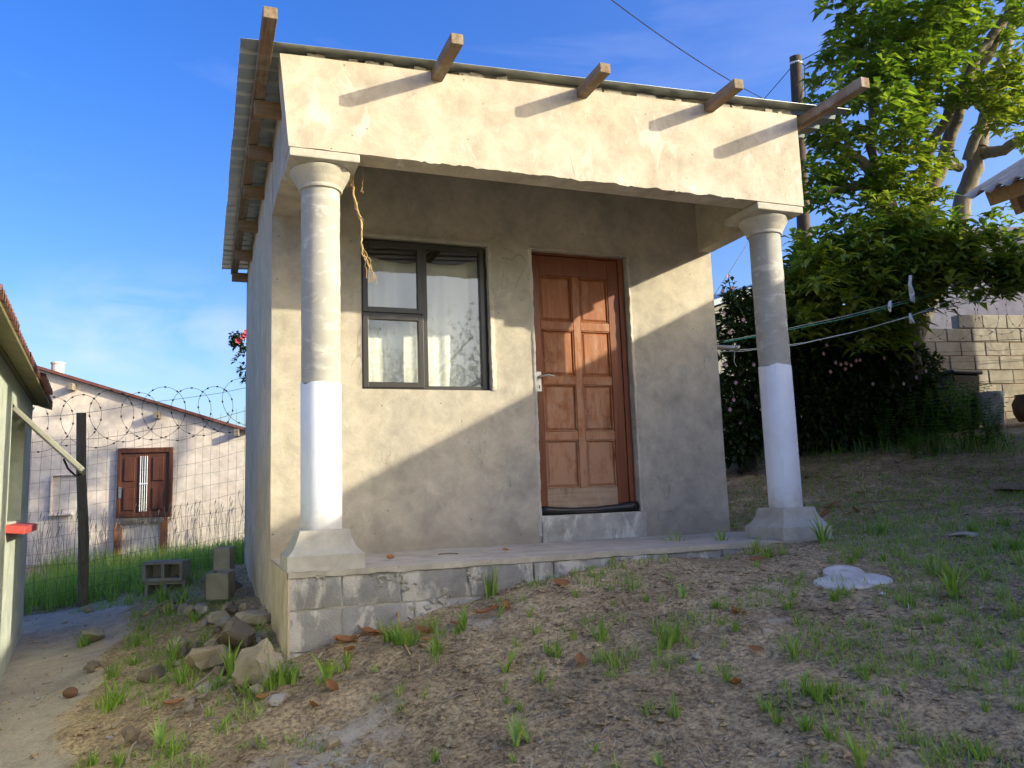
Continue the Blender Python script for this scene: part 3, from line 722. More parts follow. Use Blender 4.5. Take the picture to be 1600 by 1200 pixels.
# sagging hem fold of the curtain top
# door
YD = D+.062
door = empty('door', ((DL+DR)/2, YD, DB)); door.parent = house
lx0, lx1, lz0, lz1 = DL-.01, 2.742, DB+.035, 2.245
g = MB(); g.box((lx1+.004, YD-.012, DB), (lx1+.05, YD+.07, DT-.004)); g.box((lx0-.04, YD-.012, DB), (lx0-.004, YD+.07, DT-.004)); g.box((lx0, YD-.012, lz1+.004), (lx1, YD+.07, DT+.02))
g.build('door_frame', M['door_dark'], door, bevel=.004)
st = .095; mu_w = .062; cxm = (lx0+lx1)/2+.012
MB().box((lx0, YD, lz0), (lx0+st, YD+.044, lz1)).build('stile', M['door_dark'], door, bevel=.003)
MB().box((lx1-st, YD, lz0), (lx1, YD+.044, lz1)).build('stile', M['door_dark'], door, bevel=.003)
MB().box((cxm-mu_w/2, YD+.001, lz0+.166), (cxm+mu_w/2, YD+.043, lz0+.165+4*.372+3*.066-.001)).build('mullion', M['door'], door, bevel=.003)
ph = .372; rr = .066; z = lz0+.165
MB().box((lx0+st+.001, YD+.002, lz0), (lx1-st-.001, YD+.042, z)).build('bottom_rail', M['door_low'], door, bevel=.003)
zz = []
for k in range(4):
    zz.append((z, z+ph)); z += ph
    if k < 3:
        for a, b in ((lx0+st+.001, cxm-mu_w/2-.001), (cxm+mu_w/2+.001, lx1-st-.001)):
            MB().box((a, YD+.002, z), (b, YD+.042, z+rr)).build('rail', M['door'], door, bevel=.003)
        z += rr
MB().box((lx0+st+.001, YD+.002, z), (lx1-st-.001, YD+.042, lz1)).build('top_rail', M['door_dark'], door, bevel=.003)
for (z0, z1) in zz:
    for a, b in ((lx0+st+.001, cxm-mu_w/2-.001), (cxm+mu_w/2+.001, lx1-st-.001)):
        g = MB()                                    # raised and fielded panel
        yb_, yf = YD+.026, YD+.012; q = .030; e = .007
        P = [(a, yb_-.003, z0), (b, yb_-.003, z0), (b, yb_-.003, z1), (a, yb_-.003, z1), (a+e, yb_, z0+e), (b-e, yb_, z0+e), (b-e, yb_, z1-e), (a+e, yb_, z1-e),
             (a+q, yf, z0+q), (b-q, yf, z0+q), (b-q, yf, z1-q), (a+q, yf, z1-q)]
        g.v = P; g.f = [(i, (i+1) % 4, 4+(i+1) % 4, 4+i) for i in range(4)] + [(4+i, 4+(i+1) % 4, 8+(i+1) % 4, 8+i) for i in range(4)] + [(8, 9, 10, 11)]
        pn = g.build('door_panel', M['door'], door)
        g = MB(); t_ = .012
        for (bx0, bx1, bz0, bz1) in ((a, b, z0, z0+t_), (a, b, z1-t_, z1), (a, a+t_, z0+t_+.001, z1-t_-.001), (b-t_, b, z0+t_+.001, z1-t_-.001)):
            g.box((bx0+.001, YD+.006, bz0+.001), (bx1-.001, YD+.034, bz1-.001))
        g.build('panel_bead', M['door'], door, bevel=.004)
MB().box((lx0, YD+.046, lz0), (lx1, YD+.05, lz1)).build('door_back', M['door_dark'], door)
g = MB(); hp = V((2.005, YD, 1.225))
g.box((hp.x-.020, YD-.005, hp.z-.075), (hp.x+.020, YD-.0005, hp.z+.082))
hpl = g.build('handle_plate', M['steel'], door, bevel=.002)
g = MB(); g.tube([hp+V((0,-.003,.04)), hp+V((0,-.045,.04)), hp+V((.02,-.052,.042)), hp+V((.065,-.052,.050)), hp+V((.10,-.05,.040)), hp+V((.115,-.048,.044))], [.009,.009,.009,.008,.007,.006], 8)
g.build('door_handle', M['steel'], door, smooth=True)
MB().box((hp.x-.004, YD-.007, hp.z-.05), (hp.x+.004, YD-.0055, hp.z-.025)).build('keyhole', M['rubber'], door)
# threshold step
g = sheetgrid(lin(DL+.0, DR+.035, .025), lin(.004, DB-.003, .025), lambda x, z: (x, D-.030+.014*fbm(V((x*9, 2, z*9)), 5), z + (.010*noise.noise(V((x*9, 7, 0))) if z > .18 else 0)))
g.box((DL, D-.018, .003), (DR+.035, D+.2, DB-.006))
auto_smooth(g.build('threshold_step', M['step'], house), 40)
# black plastic pushed along the foot of the door
g = MB(); pts = []; rs = []
for i in range(15):
    t = i/14; x = DL+.012+(DR-DL-.02)*t
    zc = DB+.024+.020*max(0, abs(t-.45)*2-.25)+.003*noise.noise(V((t*9, 1, 0)))
    pts.append((x, D+.040+.006*noise.noise(V((t*6, 3, 0))), zc)); rs.append(.026 + .014*(abs(t-.45)*2)**2 + .004*noise.noise(V((t*12, 6, 0))))
g.tube(pts, rs, 12)
pts2 = [(x, y-.012, zz_-.012) for x, y, zz_ in pts]; g.tube(pts2, [r*.55 for r in rs], 8)
g.rough(.004, 22, 2)
T(g.build('plastic_roll', M['rubber'], None, loc=(2.37, D+.04, DB), smooth=True), 'rolled black plastic stuffed along the foot of the wooden front door', 'door seal')
# dry root hanging from the porch beam
g = MB()
def rootline(pp, r0, r1, y=.215):
    pts = [onplane(px, py, (0, y, 0), (0, 1, 0)) for px, py in pp]
    out = []
    for a, b in zip(pts[:-1], pts[1:]):
        for q in range(4): out.append(a.lerp(b, q/4) + V((random.gauss(0,.003), random.gauss(0,.006), random.gauss(0,.003))))
    out.append(pts[-1]); n = len(out); g.tube(out, [r0+(r1-r0)*i/(n-1) for i in range(n)], 5)
rootline([(548,256),(549,286),(553,298),(556,325),(563,340),(566,352),(564,380),(566,396),(574,408),(582,425),(587,441)], .008, .003)
rootline([(552,270),(551,300),(559,330),(563,345),(565,365),(563,382),(570,402),(577,420),(579,442)], .006, .002)
rootline([(565,384),(571,392),(579,408),(580,416),(575,418)], .003, .002)
rootline([(569,402),(571,415),(573,430),(577,444)], .003, .0015)
rootline([(582,425),(586,430),(590,445)], .003, .0015); rootline([(578,414),(583,432),(581,440)], .003, .0015)
rootline([(566,280),(567,290),(564,300),(567,302)], .004, .003); rootline([(566,262),(567,282)], .002, .002); rootline([(556,320),(561,316)], .003, .001)
rootline([(562,338),(569,345)], .003, .001); rootline([(549,282),(547,292)], .006, .004)
T(g.build('dry_root', M['root'], None, loc=onplane(549, 256, (0,.215,0), (0,1,0)), smooth=True), 'dry tangled root dangling from the porch beam beside the left column', 'dry root')


# ================================================================== surroundings
def leaf(g, p, d, up, L, Wd, droop=.4, fold=.15):
    d = d.normalized(); s_ = d.cross(up)
    if s_.length < 1e-4: s_ = d.orthogonal()
    s_.normalize(); nrm = s_.cross(d)
    m1 = p + d*(L*.45) - V((0,0,droop*L*.12)); tip = p + d*(L*.92) - V((0,0,droop*L*.55))
    i = len(g.v)
    g.v += [tuple(p), tuple(m1 + s_*Wd*.5 + nrm*Wd*fold), tuple(m1), tuple(m1 - s_*Wd*.5 + nrm*Wd*fold), tuple(tip)]
    g.f += [(i, i+2, i+1), (i, i+3, i+2), (i+2, i+4, i+1), (i+3, i+4, i+2)]
def rosette(g, p, axis_, n, L, Wd, rg, droop=.7, spread=(.3, 1.3)):
    a = axis_.normalized(); b = a.orthogonal().normalized(); c = a.cross(b)
    ph = rg.uniform(0, 6.28)
    for i in range(n):
        an = ph + i*2.4 + rg.uniform(-.3, .3); el = rg.uniform(*spread)
        d = a*math.cos(el) + (b*math.cos(an)+c*math.sin(an))*math.sin(el)
        leaf(g, p + d*.01 - a*rg.uniform(0, L*.5), d, V((0,0,1)), L*rg.uniform(.7, 1.15), Wd*rg.uniform(.8, 1.15), droop)

# ---- outbuilding at the right: only its roof corner is in the frame; it shades the yard
RA = V((4.794, -.351, 2.42)); re_ = V((.103, -.995, 0)).normalized(); rv = V((1.106, .284, .548)).normalized(); rn = re_.cross(rv).normalized()
if rn.z < 0: rn = -rn
ob = T(empty('outbuilding', (8.5, -5, .3)), 'low outbuilding with a grey fibre cement roof reaching in at the right edge', 'shed')
def rp(a, b, c=0): return RA + re_*a + rv*b + rn*c
def rq(a, b, c=0):                                  # the far slope behind the ridge
    rv2 = V((rv.x, rv.y, -rv.z)); rn2 = V((-rn.x, rn.y, rn.z)); return RA + re_*a + rv*4.2 + rv2*(b-4.2) + rn*c
for k in range(9):
    a0 = k*.93; nper = 7; n_ = nper*8; jo = random.uniform(-.03, .03)*(k > 0)
    for slope_ in (rp, rq):
        b0, b1 = ((jo, 4.2) if slope_ is rp else (4.2, 8.4)); g = MB()
        for th in (0, -.008):
            for b_ in (b0, (b0+b1)/2, b1):
                for i in range(n_+1):
                    a_ = a0 + .99*i/n_; g.v.append(tuple(slope_(a_, b_, .020*math.cos(2*math.pi*a_/.1329)+.006*(k % 2)+th)))
        nn = n_+1; off = nn*3
        for a in range(2):
            for b in range(n_): g.f.append((a*nn+b, a*nn+b+1, (a+1)*nn+b+1, (a+1)*nn+b)); g.f.append((off+a*nn+b, off+(a+1)*nn+b, off+(a+1)*nn+b+1, off+a*nn+b+1))
        for b in range(n_): g.f.append((b, off+b, off+b+1, b+1))
        for a in range(2): g.f.append((a*nn, (a+1)*nn, off+(a+1)*nn, off+a*nn))
        auto_smooth(g.build('roof_sheet', M['asbestos'], ob), 60)
for b_, hh in ((.16, .055), (1.6, .055), (3.2, .055)):
    g = MB(); g.obox(rp(4.15, b_, -.028-hh), re_*4.05, rv*.022, rn*hh); g.build('purlin', M['timber_x'], ob)
for a_ in (.22, 1.5, 2.9, 4.3, 5.7, 7.1):
    g = MB(); g.obox(rp(a_, 2.25, -.21), re_*.025, rv*2.0, rn*.065); g.build('rafter', M['timber_x'], ob)
def rw(a, b, z): q = rp(a, b); return V((q.x, q.y, z))
g = MB()
zw = rp(0, .62).z-.26
w_ = [rw(.30,.62,-.6), rw(8.1,.62,-.6), rw(8.1,7.5,-.6), rw(.30,7.5,-.6)]
g.hexa(w_+[V((p.x,p.y,zw)) for p in w_])
for a_ in (.30, 7.9):                                # gables
    P3 = [rw(a_,.62,zw), rw(a_,7.5,zw), rw(a_,4.2,rp(0,4.2).z-.2)]; P4 = [p+re_*.2 for p in P3]; i0 = len(g.v); g.v += [tuple(p) for p in P3+P4]
    g.f += [(i0,i0+1,i0+2), (i0+5,i0+4,i0+3), (i0,i0+3,i0+4,i0+1), (i0+1,i0+4,i0+5,i0+2), (i0+2,i0+5,i0+3,i0)]
g.build('wall', M['pale_wall'], ob)
for a_ in (2.2, 5.4):
    g = MB(); q = [rw(a_,.58,.9), rw(a_+1.1,.58,.9), rw(a_+1.1,.60,.9), rw(a_,.60,.9)]; g.hexa(q+[V((p.x,p.y,1.9)) for p in q]); g.build('window', M['frame'], ob)

sr = T(empty('shade_box', (11.7, 1.2, .9)), 'plain box out of view beyond the outbuilding, added to shade the left of the block wall', 'shed')  # unseen box, added so its shadow covers the left part of the block wall
MB().box((11.45, .75, .2), (12.45, 1.62, 4.25)).build('wall', M['pale_wall'], sr)
MB().box((11.4, .65, 4.253), (12.5, 1.68, 4.35)).build('roof', M['asbestos'], sr)

# ---- thorn tree behind the photographer (seen mirrored in the window)
tt_loc = V((3.6, -10.0, hz(3.6, -10)))
tt = T(empty('thorn_tree', tt_loc), 'flat crowned thorn tree standing behind the photographer across the yard', 'tree')
rg = random.Random(4); g = MB()
g.tube([tt_loc, tt_loc+V((.1,0,1.2)), tt_loc+V((.0,.1,2.2))], [.16,.13,.11], 8)
tips = []
for i in range(9):
    a = i*.7+.2; p0 = tt_loc+V((0,.1,2.1)); q = p0+V((math.cos(a)*rg.uniform(.6,1.2), math.sin(a)*rg.uniform(.5,1.0), rg.uniform(.9,1.6))); r_ = q+V((math.cos(a)*1.2, math.sin(a)*1.0, rg.uniform(.5,1.0)))
    g.tube([p0, p0.lerp(q,.5)+V((0,0,.1)), q, r_], [.07,.05,.035,.012], 6); tips += [q, r_, q.lerp(r_,.5)]
g.build('trunk', M['bark_dark'], tt)
g = MB()
for q in tips:
    for k in range(70):
        p = q+V((rg.gauss(0,.6), rg.gauss(0,.6), rg.gauss(.15,.26)))
        rosette(g, p, V((rg.gauss(0,.5), rg.gauss(0,.5), 1)), 8, .085, .022, rg, .2, (.4, 1.5))
g.build('crown', M['leaf_grey'], tt, kind='stuff')

# ---- green painted house at the left edge
wd_ = V((.104, -1, 0)).normalized()                # along its wall towards the camera
gc = V((-1.822, 3.55, 0)); gn = V((1, .104, 0)).normalized()
gh = T(empty('green_house', (-2.5, 2, -.8)), 'pale green plastered house with mossy corrugated eave at the left edge', 'house')
def gp(s_, o, z): return gc + wd_*s_ + gn*o + V((0,0,z))
g = MB()
w0, w1, wz0, wz1 = .72, 1.75, .30, 1.10            # window opening along the wall
def gbox(s0, s1, o0, o1, z0, z1): g.hexa([gp(s0,o0,z0), gp(s0,o1,z0), gp(s1,o1,z0), gp(s1,o0,z0), gp(s0,o0,z1), gp(s0,o1,z1), gp(s1,o1,z1), gp(s1,o0,z1)])
gbox(0, w0, -.22, 0, -1.3, 1.30); gbox(w1, 5.5, -.22, 0, -1.3, 1.30); gbox(w0, w1, -.22, 0, -1.3, wz0); gbox(w0, w1, -.22, 0, wz1, 1.30)
gbox(0, .2, -4, -.221, -1.3, 1.9); gbox(5.3, 5.5, -4, -.221, -1.3, 1.9); gbox(.2, 5.3, -4, -3.8, -1.3, 1.9)
g.build('wall', M['green_wall'], gh)
g = MB(); gbox(w0+.004, w1-.004, -.19, -.15, wz0+.004, wz1-.004); fr_ = g.build('window_frame', M['alu'], gh)
g = MB(); gbox(w0+.05, w1-.05, -.148, -.143, wz0+.05, wz1-.05); g.build('pane', M['glass'], fr_)
g = MB()
for q in range(5):
    s0 = w0-.05 + q*.23; g.hexa([gp(s0,-.14,wz0-.05), gp(s0,.11,wz0-.085), gp(s0+.22,.11,wz0-.085), gp(s0+.22,-.14,wz0-.05), gp(s0,-.14,wz0+.0), gp(s0,.11,wz0-.03), gp(s0+.22,.11,wz0-.03), gp(s0+.22,-.14,wz0)])
g.build('window_sill', M['red_paint'], gh, bevel=.006)
# top hung sash standing open
p_in = gp(w0+.04, .0, wz1-.02); p_out = gp(w0+.04, .42, wz0+.36)
g = MB(); al = wd_*.9; dn = (p_out-p_in); sdir = dn.normalized(); nn_ = sdir.cross(wd_).normalized()
for off_ in (0, .88):
    c = p_in.lerp(p_out, .5)+wd_*(off_+.02); g.obox(c, wd_*.02, sdir*dn.length*.5, nn_*.016)
g.obox(p_out+wd_*.46, wd_*.42, sdir*.022, nn_*.016); g.obox(p_in+wd_*.46+sdir*.03, wd_*.42, sdir*.022, nn_*.016)
sh_ = g.build('sash', M['alu'], gh, bevel=.003)
g = MB(); g.obox(p_in.lerp(p_out,.5)+wd_*.46, wd_*.43, sdir*(dn.length*.5-.03), nn_*.003); g.build('pane', M['glass'], sh_)
g = MB(); g.tube([p_out-sdir*.20-V((0,0,.03)), p_out-sdir*.15-V((0,0,.075)), p_out-sdir*.07-V((0,0,.075)), p_out-sdir*.01-V((0,0,.012))], .009, 6); g.build('stay_arm', M['cable'], sh_)
# roof of profiled sheets, eave towards the passage
def roofp(s_, d, z): return gp(s_, .165-d*math.cos(R(17)), 1.275+d*math.sin(R(17))+z)
for k in range(7):
    g = MB(); s0 = -.05+k*.86; n_ = 12*6
    ss_ = [s0 + .88*i/n_ for i in range(n_+1)]; jo = random.uniform(-.03, .02)
    for th in (0, -.012):
        for dd in (jo, 1.2, 3.2):
            for s_ in ss_: g.v.append(tuple(roofp(s_, dd, .045*abs(math.cos(math.pi*s_/.094))**1.0 + th + (.004 if k % 2 else 0))))
    nn = n_+1; off = nn*3
    for a in range(2):
        for b in range(n_):
            g.f.append((a*nn+b, a*nn+b+1, (a+1)*nn+b+1, (a+1)*nn+b)); g.f.append((off+a*nn+b, off+(a+1)*nn+b, off+(a+1)*nn+b+1, off+a*nn+b+1))
    for b in range(n_): g.f.append((b, off+b, off+b+1, b+1))
    for a in range(2): g.f.append((a*nn, (a+1)*nn, off+(a+1)*nn, off+a*nn))
    sh = g.build('roof_sheet', M['tile_red'], gh)
g = MB()                                            # mossy soffit boards under the sheets
for k in range(4):
    d0 = .02+k*.115; g.hexa([roofp(-.04,d0,-.035), roofp(5.6,d0,-.035), roofp(5.6,d0+.108,-.035), roofp(-.04,d0+.108,-.035), roofp(-.04,d0,-.014), roofp(5.6,d0,-.014), roofp(5.6,d0+.108,-.014), roofp(-.04,d0+.108,-.014)])
g.build('soffit', M['mossy'], gh)
g = MB(); g.hexa([roofp(-.38,.45,-.3), roofp(5.5,.45,-.3), roofp(5.5,3.3,-.3), roofp(-.38,3.3,-.3), roofp(-.38,.45,-.04), roofp(5.5,.45,-.04), roofp(5.5,3.3,-.04), roofp(-.38,3.3,-.04)])
g = MB(); pl_ = at(4, 519, 5.6); g.lathe([(.02,-.03),(.045,-.02),(.05,0),(.045,.02),(.015,.035)], pl_, 14)
g.tube([pl_+V((-.0,0,0)), pl_+V((-.22,.05,.0))], .015, 6)
T(g.build('outside_lamp', M['white_lamp'], None, loc=pl_, smooth=True), 'small white lamp under the mossy eave at the left edge', 'lamp')

# ---- far house with the stable door
fa, fb_ = V((-3.047, 10.707, 0)), V((.25, 9.965, 0)); fe = (fb_-fa).normalized(); fnn = V((fe.y, -fe.x, 0))   # normal towards the camera
if fnn.dot(CP-fa) < 0: fnn = -fnn
def fp(px, py, off_=0): return onplane(px, py, fa+fnn*off_, fnn)
fh = T(empty('far_house', (-1.4, 11.5, -.5)), 'pinkish beige gabled house beyond the wire fence with a dark stable door', 'house')
tl, tr_ = fp(85, 585), fp(383, 674); slope = (tr_.z-tl.z)/((tr_-tl).dot(fe))
def fu(u, z, o=0): q = fa+fe*u-fnn*o; return V((q.x, q.y, z))
uT = (tl-fa).dot(fe); uR = (tr_-fa).dot(fe)
u_ap = uT-.9; zap = tl.z - slope*.9 if False else tl.z + slope*(u_ap-uT)
g = MB(); uu0, uu1 = u_ap-3.2, uR
P = [(uu0,-1.2),(uu1,-1.2),(uu1,tr_.z),(u_ap,zap),(uu0, zap-.9)]
g.v = [tuple(fu(u,z)) for u,z in P]+[tuple(fu(u,z,6)) for u,z in P]; k = 5
g.f = [tuple(range(5)), tuple(reversed(range(5,10)))]+[(i, 5+i, 5+(i+1)%5, (i+1)%5) for i in range(5)]
g.build('wall', M['far_wall'], fh)
g = MB()
for (ua, za, ub, zb_) in ((u_ap, zap, uu1+.10, tr_.z+slope*.10), (uu0-.1, zap-.93, u_ap, zap)):
    q = [fu(ua,za+.01,-.10), fu(ub,zb_+.01,-.10), fu(ub,zb_+.01,6.1), fu(ua,za+.01,6.1)]
    g.hexa(q+[p+V((0,0,.05)) for p in q])
g.build('roof', M['far_roof'], fh)
for (px, py) in ((116, 603), (248, 647), (372, 674)):
    p = fp(px, py); g = MB(); g.obox(p+fnn*.06+V((0,0,-.03)), fe*.035, fnn*.12, V((0,0,.055))); g.build('rafter_end', M['plank'], fh)
p = fp(90, 578, -.8); g = MB(); g.lathe([(.10,-.3),(.10,.10),(.115,.10),(.115,.13),(.0,.13)], p, 16); g.build('vent_pipe', M['pale_wall'], fh)
# plinth strip
g = MB(); c0 = fp(30, 884); c1 = fp(384, 861); u0_, u1_ = (c0-fa).dot(fe), (c1-fa).dot(fe)
g.v = [tuple(fu(u0_,-1.2,-.03)), tuple(fu(u1_,-1.2,-.03)), tuple(fu(u1_,c1.z,-.03)), tuple(fu(u0_,c0.z,-.03)), tuple(fu(u1_,c1.z,.0)), tuple(fu(u0_,c0.z,.0))]
g.f = [(0,1,2,3), (3,2,4,5)]; g.build('plinth', M['grey_wall'], fh)
# recessed slot left of the door
a, b = fp(84, 744), fp(112, 802); g = MB()
ua, ub = (a-fa).dot(fe), (b-fa).dot(fe)
for (x0, x1, z0, z1, o) in ((ua-.02, ub+.12, a.z, a.z+.022, .05), (ua-.03, ub+.02, b.z-.03, b.z, .09), (ua-.03, ua, b.z, a.z, .05)):
    q = [fu(x0,z0,-o), fu(x1,z0,-o), fu(x1,z0,.0), fu(x0,z0,.0)]; g.hexa(q+[V((p.x,p.y,z1)) for p in q])
g.build('wall_niche', M['far_wall'], fh, bevel=.006)
# stable door
a, b = fp(186, 701), fp(269, 806); ua, ub = (a-fa).dot(fe), (b-fa).dot(fe); zt_, zb2 = a.z, b.z; fz = fp(250, 868).z
fd = empty('stable_door', fu((ua+ub)/2, zb2)); fd.parent = fh; fd.location = fd.location - OFF[fh.name]
OFF[fd.name] = fu((ua+ub)/2, zb2)
def fbox(g, x0, x1, z0, z1, o0, o1):
    q = [fu(x0,z0,-o1), fu(x1,z0,-o1), fu(x1,z0,-o0), fu(x0,z0,-o0)]; g.hexa(q+[V((p.x,p.y,z1)) for p in q])
g = MB(); wd2 = ub-ua; fbox(g, ua, ub, zb2, zt_, .004, .035); g.build('door_leaf', M['far_door'], fd)
g = MB()
for (x0, x1, z0, z1) in ((0,.06,0,1),(.94,1,0,1),(.06,.94,.93,1),(.06,.94,0,.06)):
    fbox(g, ua+wd2*x0, ua+wd2*x1, zb2+(zt_-zb2)*z0, zb2+(zt_-zb2)*z1, .036, .065)
g.build('door_frame', M['far_door'], fd, bevel=.004)
for (x0, x1, z0, z1) in ((.12,.32,.52,.86),(.12,.32,.10,.42),(.64,.84,.52,.86),(.64,.84,.10,.42)):
    g = MB(); fbox(g, ua+wd2*x0, ua+wd2*x1, zb2+(zt_-zb2)*z0, zb2+(zt_-zb2)*z1, .036, .055); g.build('door_panel', M['far_door'], fd, bevel=.008)
g = MB(); fbox(g, ua+wd2*.415, ua+wd2*.55, zb2+(zt_-zb2)*.10, zb2+(zt_-zb2)*.86, .036, .04); g.build('slot_pane', M['cable'], fd)
for x in (.42, .46, .50, .54):
    g = MB(); g.tube([fu(ua+wd2*x, zb2+(zt_-zb2)*.08, -.055), fu(ua+wd2*x, zb2+(zt_-zb2)*.88, -.055)], .007, 6); g.build('burglar_bar', M['white_paint'], fd)
g = MB(); fbox(g, ua+wd2*.405, ua+wd2*.555, zb2+(zt_-zb2)*.47, zb2+(zt_-zb2)*.49, .05, .058); g.build('burglar_bar', M['white_paint'], fd)
g = MB(); fbox(g, ua+wd2*.04, ua+wd2*.09, zb2+(zt_-zb2)*.28, zb2+(zt_-zb2)*.44, .066, .075); g.build('lock_plate', M['steel'], fd)
g = MB(); fbox(g, ua-.02, ub-.12, zb2-.10, zb2-.004, .004, .05); g.build('broken_rail', M['plank'], fd)
for x0 in (-.03, .80):
    g = MB(); fbox(g, ua+wd2*x0, ua+wd2*x0+.11, fz, zb2-.004 if x0 > 0 else zb2-.102, .004, .045); g.build('lower_jamb', M['rust'], fd)

# ---- wire fence with post, and the coil of razor wire
fn = T(empty('wire_fence', (-.8, 5, -.6)), 'wire mesh fence with one timber post across the passage', 'fence')
pb, pt_ = V((-1.538, 4.953, -.72)), at(127, 645, 8.13)
g = MB(); g.tube([pb, pb.lerp(pt_,.4)+V((.012,0,0)), pb.lerp(pt_,.7)-V((.004,0,0)), pt_], [.048,.05,.046,.045], 10); g.rough(.004, 12, 2)
auto_smooth(g.build('fence_post', M['post'], fn), 50)
L0, L1 = V((-2.3, 4.93, 0)), V((.6, 5.04, 0))
def fz_top(u): return 1.03 + .52*u - .10*math.sin(math.pi*u)
def fz_bot(u): return -.68 + .30*u
g = MB(); nv = 34
for i in range(nv+1):
    u = i/nv; p = L0.lerp(L1, u); ln = .015*math.sin(i*1.3)
    pts = [V((p.x+ln*(1-t)+.006*math.sin(t*9+i), p.y-.05+.02*math.sin(t*5+i*.7), fz_bot(u)+(fz_top(u)+.05-fz_bot(u))*t)) for t in (0,.25,.5,.75,1)]
    g.tube(pts, .0017, 4, False)
g.build('upright_wire', M['wire'], fn, kind='stuff')
g = MB()
for k in range(13):
    t = (k+.2)/12.2
    pts = []
    for i in range(18):
        u = i/17; p = L0.lerp(L1, u); pts.append(V((p.x, p.y-.05+.012*math.sin(i*2+k), fz_bot(u)+(fz_top(u)-fz_bot(u))*t + .012*math.sin(i*1.1+k*2))))
    g.tube(pts, .0017 if k < 12 else .003, 4, False)
g.build('cross_wire', M['wire'], fn, kind='stuff')
g = MB()
for dz in (.28,):
    g.tube([V((L0.lerp(L1,u/10).x, 4.9, fz_top(u/10)+dz-.02*math.sin(u))) for u in range(11)], .0028, 4, False)
g.build('top_strand', M['wire'], fn)
def razor(name, pfun, n_turn, rad, label, parent_loc, ax_u, mat=M['wire'], sw_=.5):
    g = MB(); pts = []; N = n_turn*36
    for i in range(N+1):
        t = i/N; an = t*n_turn*2*math.pi
        c = pfun(t); rr2 = rad*(1+.08*math.sin(an*.37+1)+.05*math.sin(an*.81))
        pts.append(c + ax_u*math.cos(an)*rr2*.95 + V((-ax_u.y, ax_u.x, 0))*(math.sin(an*.5)*.06) + V((0,0,1))*math.sin(an)*rr2)
    g.tube(pts, .0022, 4, False)
    for i in range(0, N, 3):                        # the small blades
        p = pts[i]; d = (pts[i+1]-pts[i]).normalized(); s_ = d.cross(V((.2,.9,.3))).normalized()
        g.obox(p, d*.011, s_*.008, d.cross(s_)*.0012)
    return T(g.build(name, mat, None, loc=parent_loc), label, 'razor wire')
razor('razor_coil', lambda t: V((-2.2+2.9*t, 4.93, fz_top(t)+.17+.05*math.sin(t*7))), 11, .275, 'coil of razor wire along the top of the mesh fence on the left', (-.8, 4.95, 1.4), V((1,0,0)))

# ---- tall grass behind the fence
def blade(g, p, L, Wd, az, lean, rg, seg=3, curl=1.0):
    d = V((math.cos(az), math.sin(az), 0)); s_ = V((-d.y, d.x, 0)); i0 = len(g.v)
    for k in range(seg+1):
        t = k/seg; wv = Wd*(1-t**1.6)*.5+.0004
        c = p + V((0,0,1))*(L*(t - .35*lean*curl*t*t)) + d*(L*lean*(t*.35+.65*t*t))
        g.v += [tuple(c - s_*wv), tuple(c + s_*wv)]
    for k in range(seg): g.f.append((i0+2*k, i0+2*k+1, i0+2*k+3, i0+2*k+2))
rg = random.Random(11); g = MB()
xs_ = [rg.uniform(-2.6, 1.2) for _ in range(9000)]; ys_ = [rg.choice((rg.uniform(4.95, 6.5), rg.uniform(5.2, 10.4))) for _ in range(9000)]
zs_ = hz_arr(xs_, ys_)
for x, y, z in zip(xs_, ys_, zs_):
    if y < 5.3 and rg.random() < .3: continue
    h = rg.uniform(.14, .34) + max(0, noise.noise(V((x*1.5, y*1.5, 3))))*.2
    blade(g, V((x, y, z-.01)), h, rg.uniform(.008, .016), rg.uniform(0, 6.28), rg.uniform(.1, .8), rg)
M['tall_grass'] = m_leaf('tall_grass_blade', (.14,.28,.05), (.36,.50,.11), .4)
o = g.build('tall_grass', M['tall_grass'], None, kind='stuff'); T(o, 'tall green grass growing behind the wire fence', 'grass')
g = MB()
for i in range(230):
    x, y = rg.uniform(-2.9, .9), rg.uniform(8.2, 10.3); z = float(hz_arr(x, y)[0]); L = rg.uniform(.45, .85); a = rg.uniform(0, 6.28); l_ = rg.uniform(.05, .3)
    tp = V((x+math.cos(a)*l_*L, y+math.sin(a)*l_*L, z+L)); bs = V((x, y, z)); g.tube([bs, bs.lerp(tp,.6)+V((0,0,.03)), tp], [.003,.0025,.002], 3, False)
    if i % 2: g.tube([tp, tp+V((.01,.0,.06)), tp+V((.02,0,.10))], [.003,.009,.002], 4, False)
o = g.build('seed_stalks', M['straw'], None, kind='stuff'); T(o, 'thin seeding grass stalks in front of the pinkish far house', 'grass')

# ---- loose concrete blocks by the fence and the house wall
def hollow_block(loc, rotz, label, mat, L=.39, H=.19, Dp=.19, tilt=0):
    g = MB(); t = .032
    x0, x1, z0, z1 = -L/2, L/2, 0, H
    for b in ((x0,x1,z0,z0+t), (x0,x1,z1-t,z1), (x0,x0+t,z0+t,z1-t), (x1-t,x1,z0+t,z1-t), (-t/2,t/2,z0+t,z1-t)):
        g.box((b[0],-Dp/2,b[2]), (b[1],Dp/2,b[3]))
    g.box((x0+t+.001, Dp/2-.05, z0+t+.001), (-t/2-.001, Dp/2-.02, z1-t-.001)); g.box((t/2+.001, Dp/2-.05, z0+t+.001), (x1-t-.001, Dp/2-.02, z1-t-.001))
    g.rough(.003, 12, len(label))
    o = g.build('hollow_block', mat, None, bevel=.004); o.location = loc; o.rotation_euler = (tilt, 0, rotz); return T(o, label, 'concrete block', 'loose concrete blocks')
b0 = at(262, 917, 7.8); zb0 = hz(b0.x, b0.y); zg = at(261, 908, 7.75).z
hollow_block(V((b0.x+.01, b0.y+.02, zg-.19)), -.36, 'mossy hollow block under another hollow block by the fence', M['block_dark'])
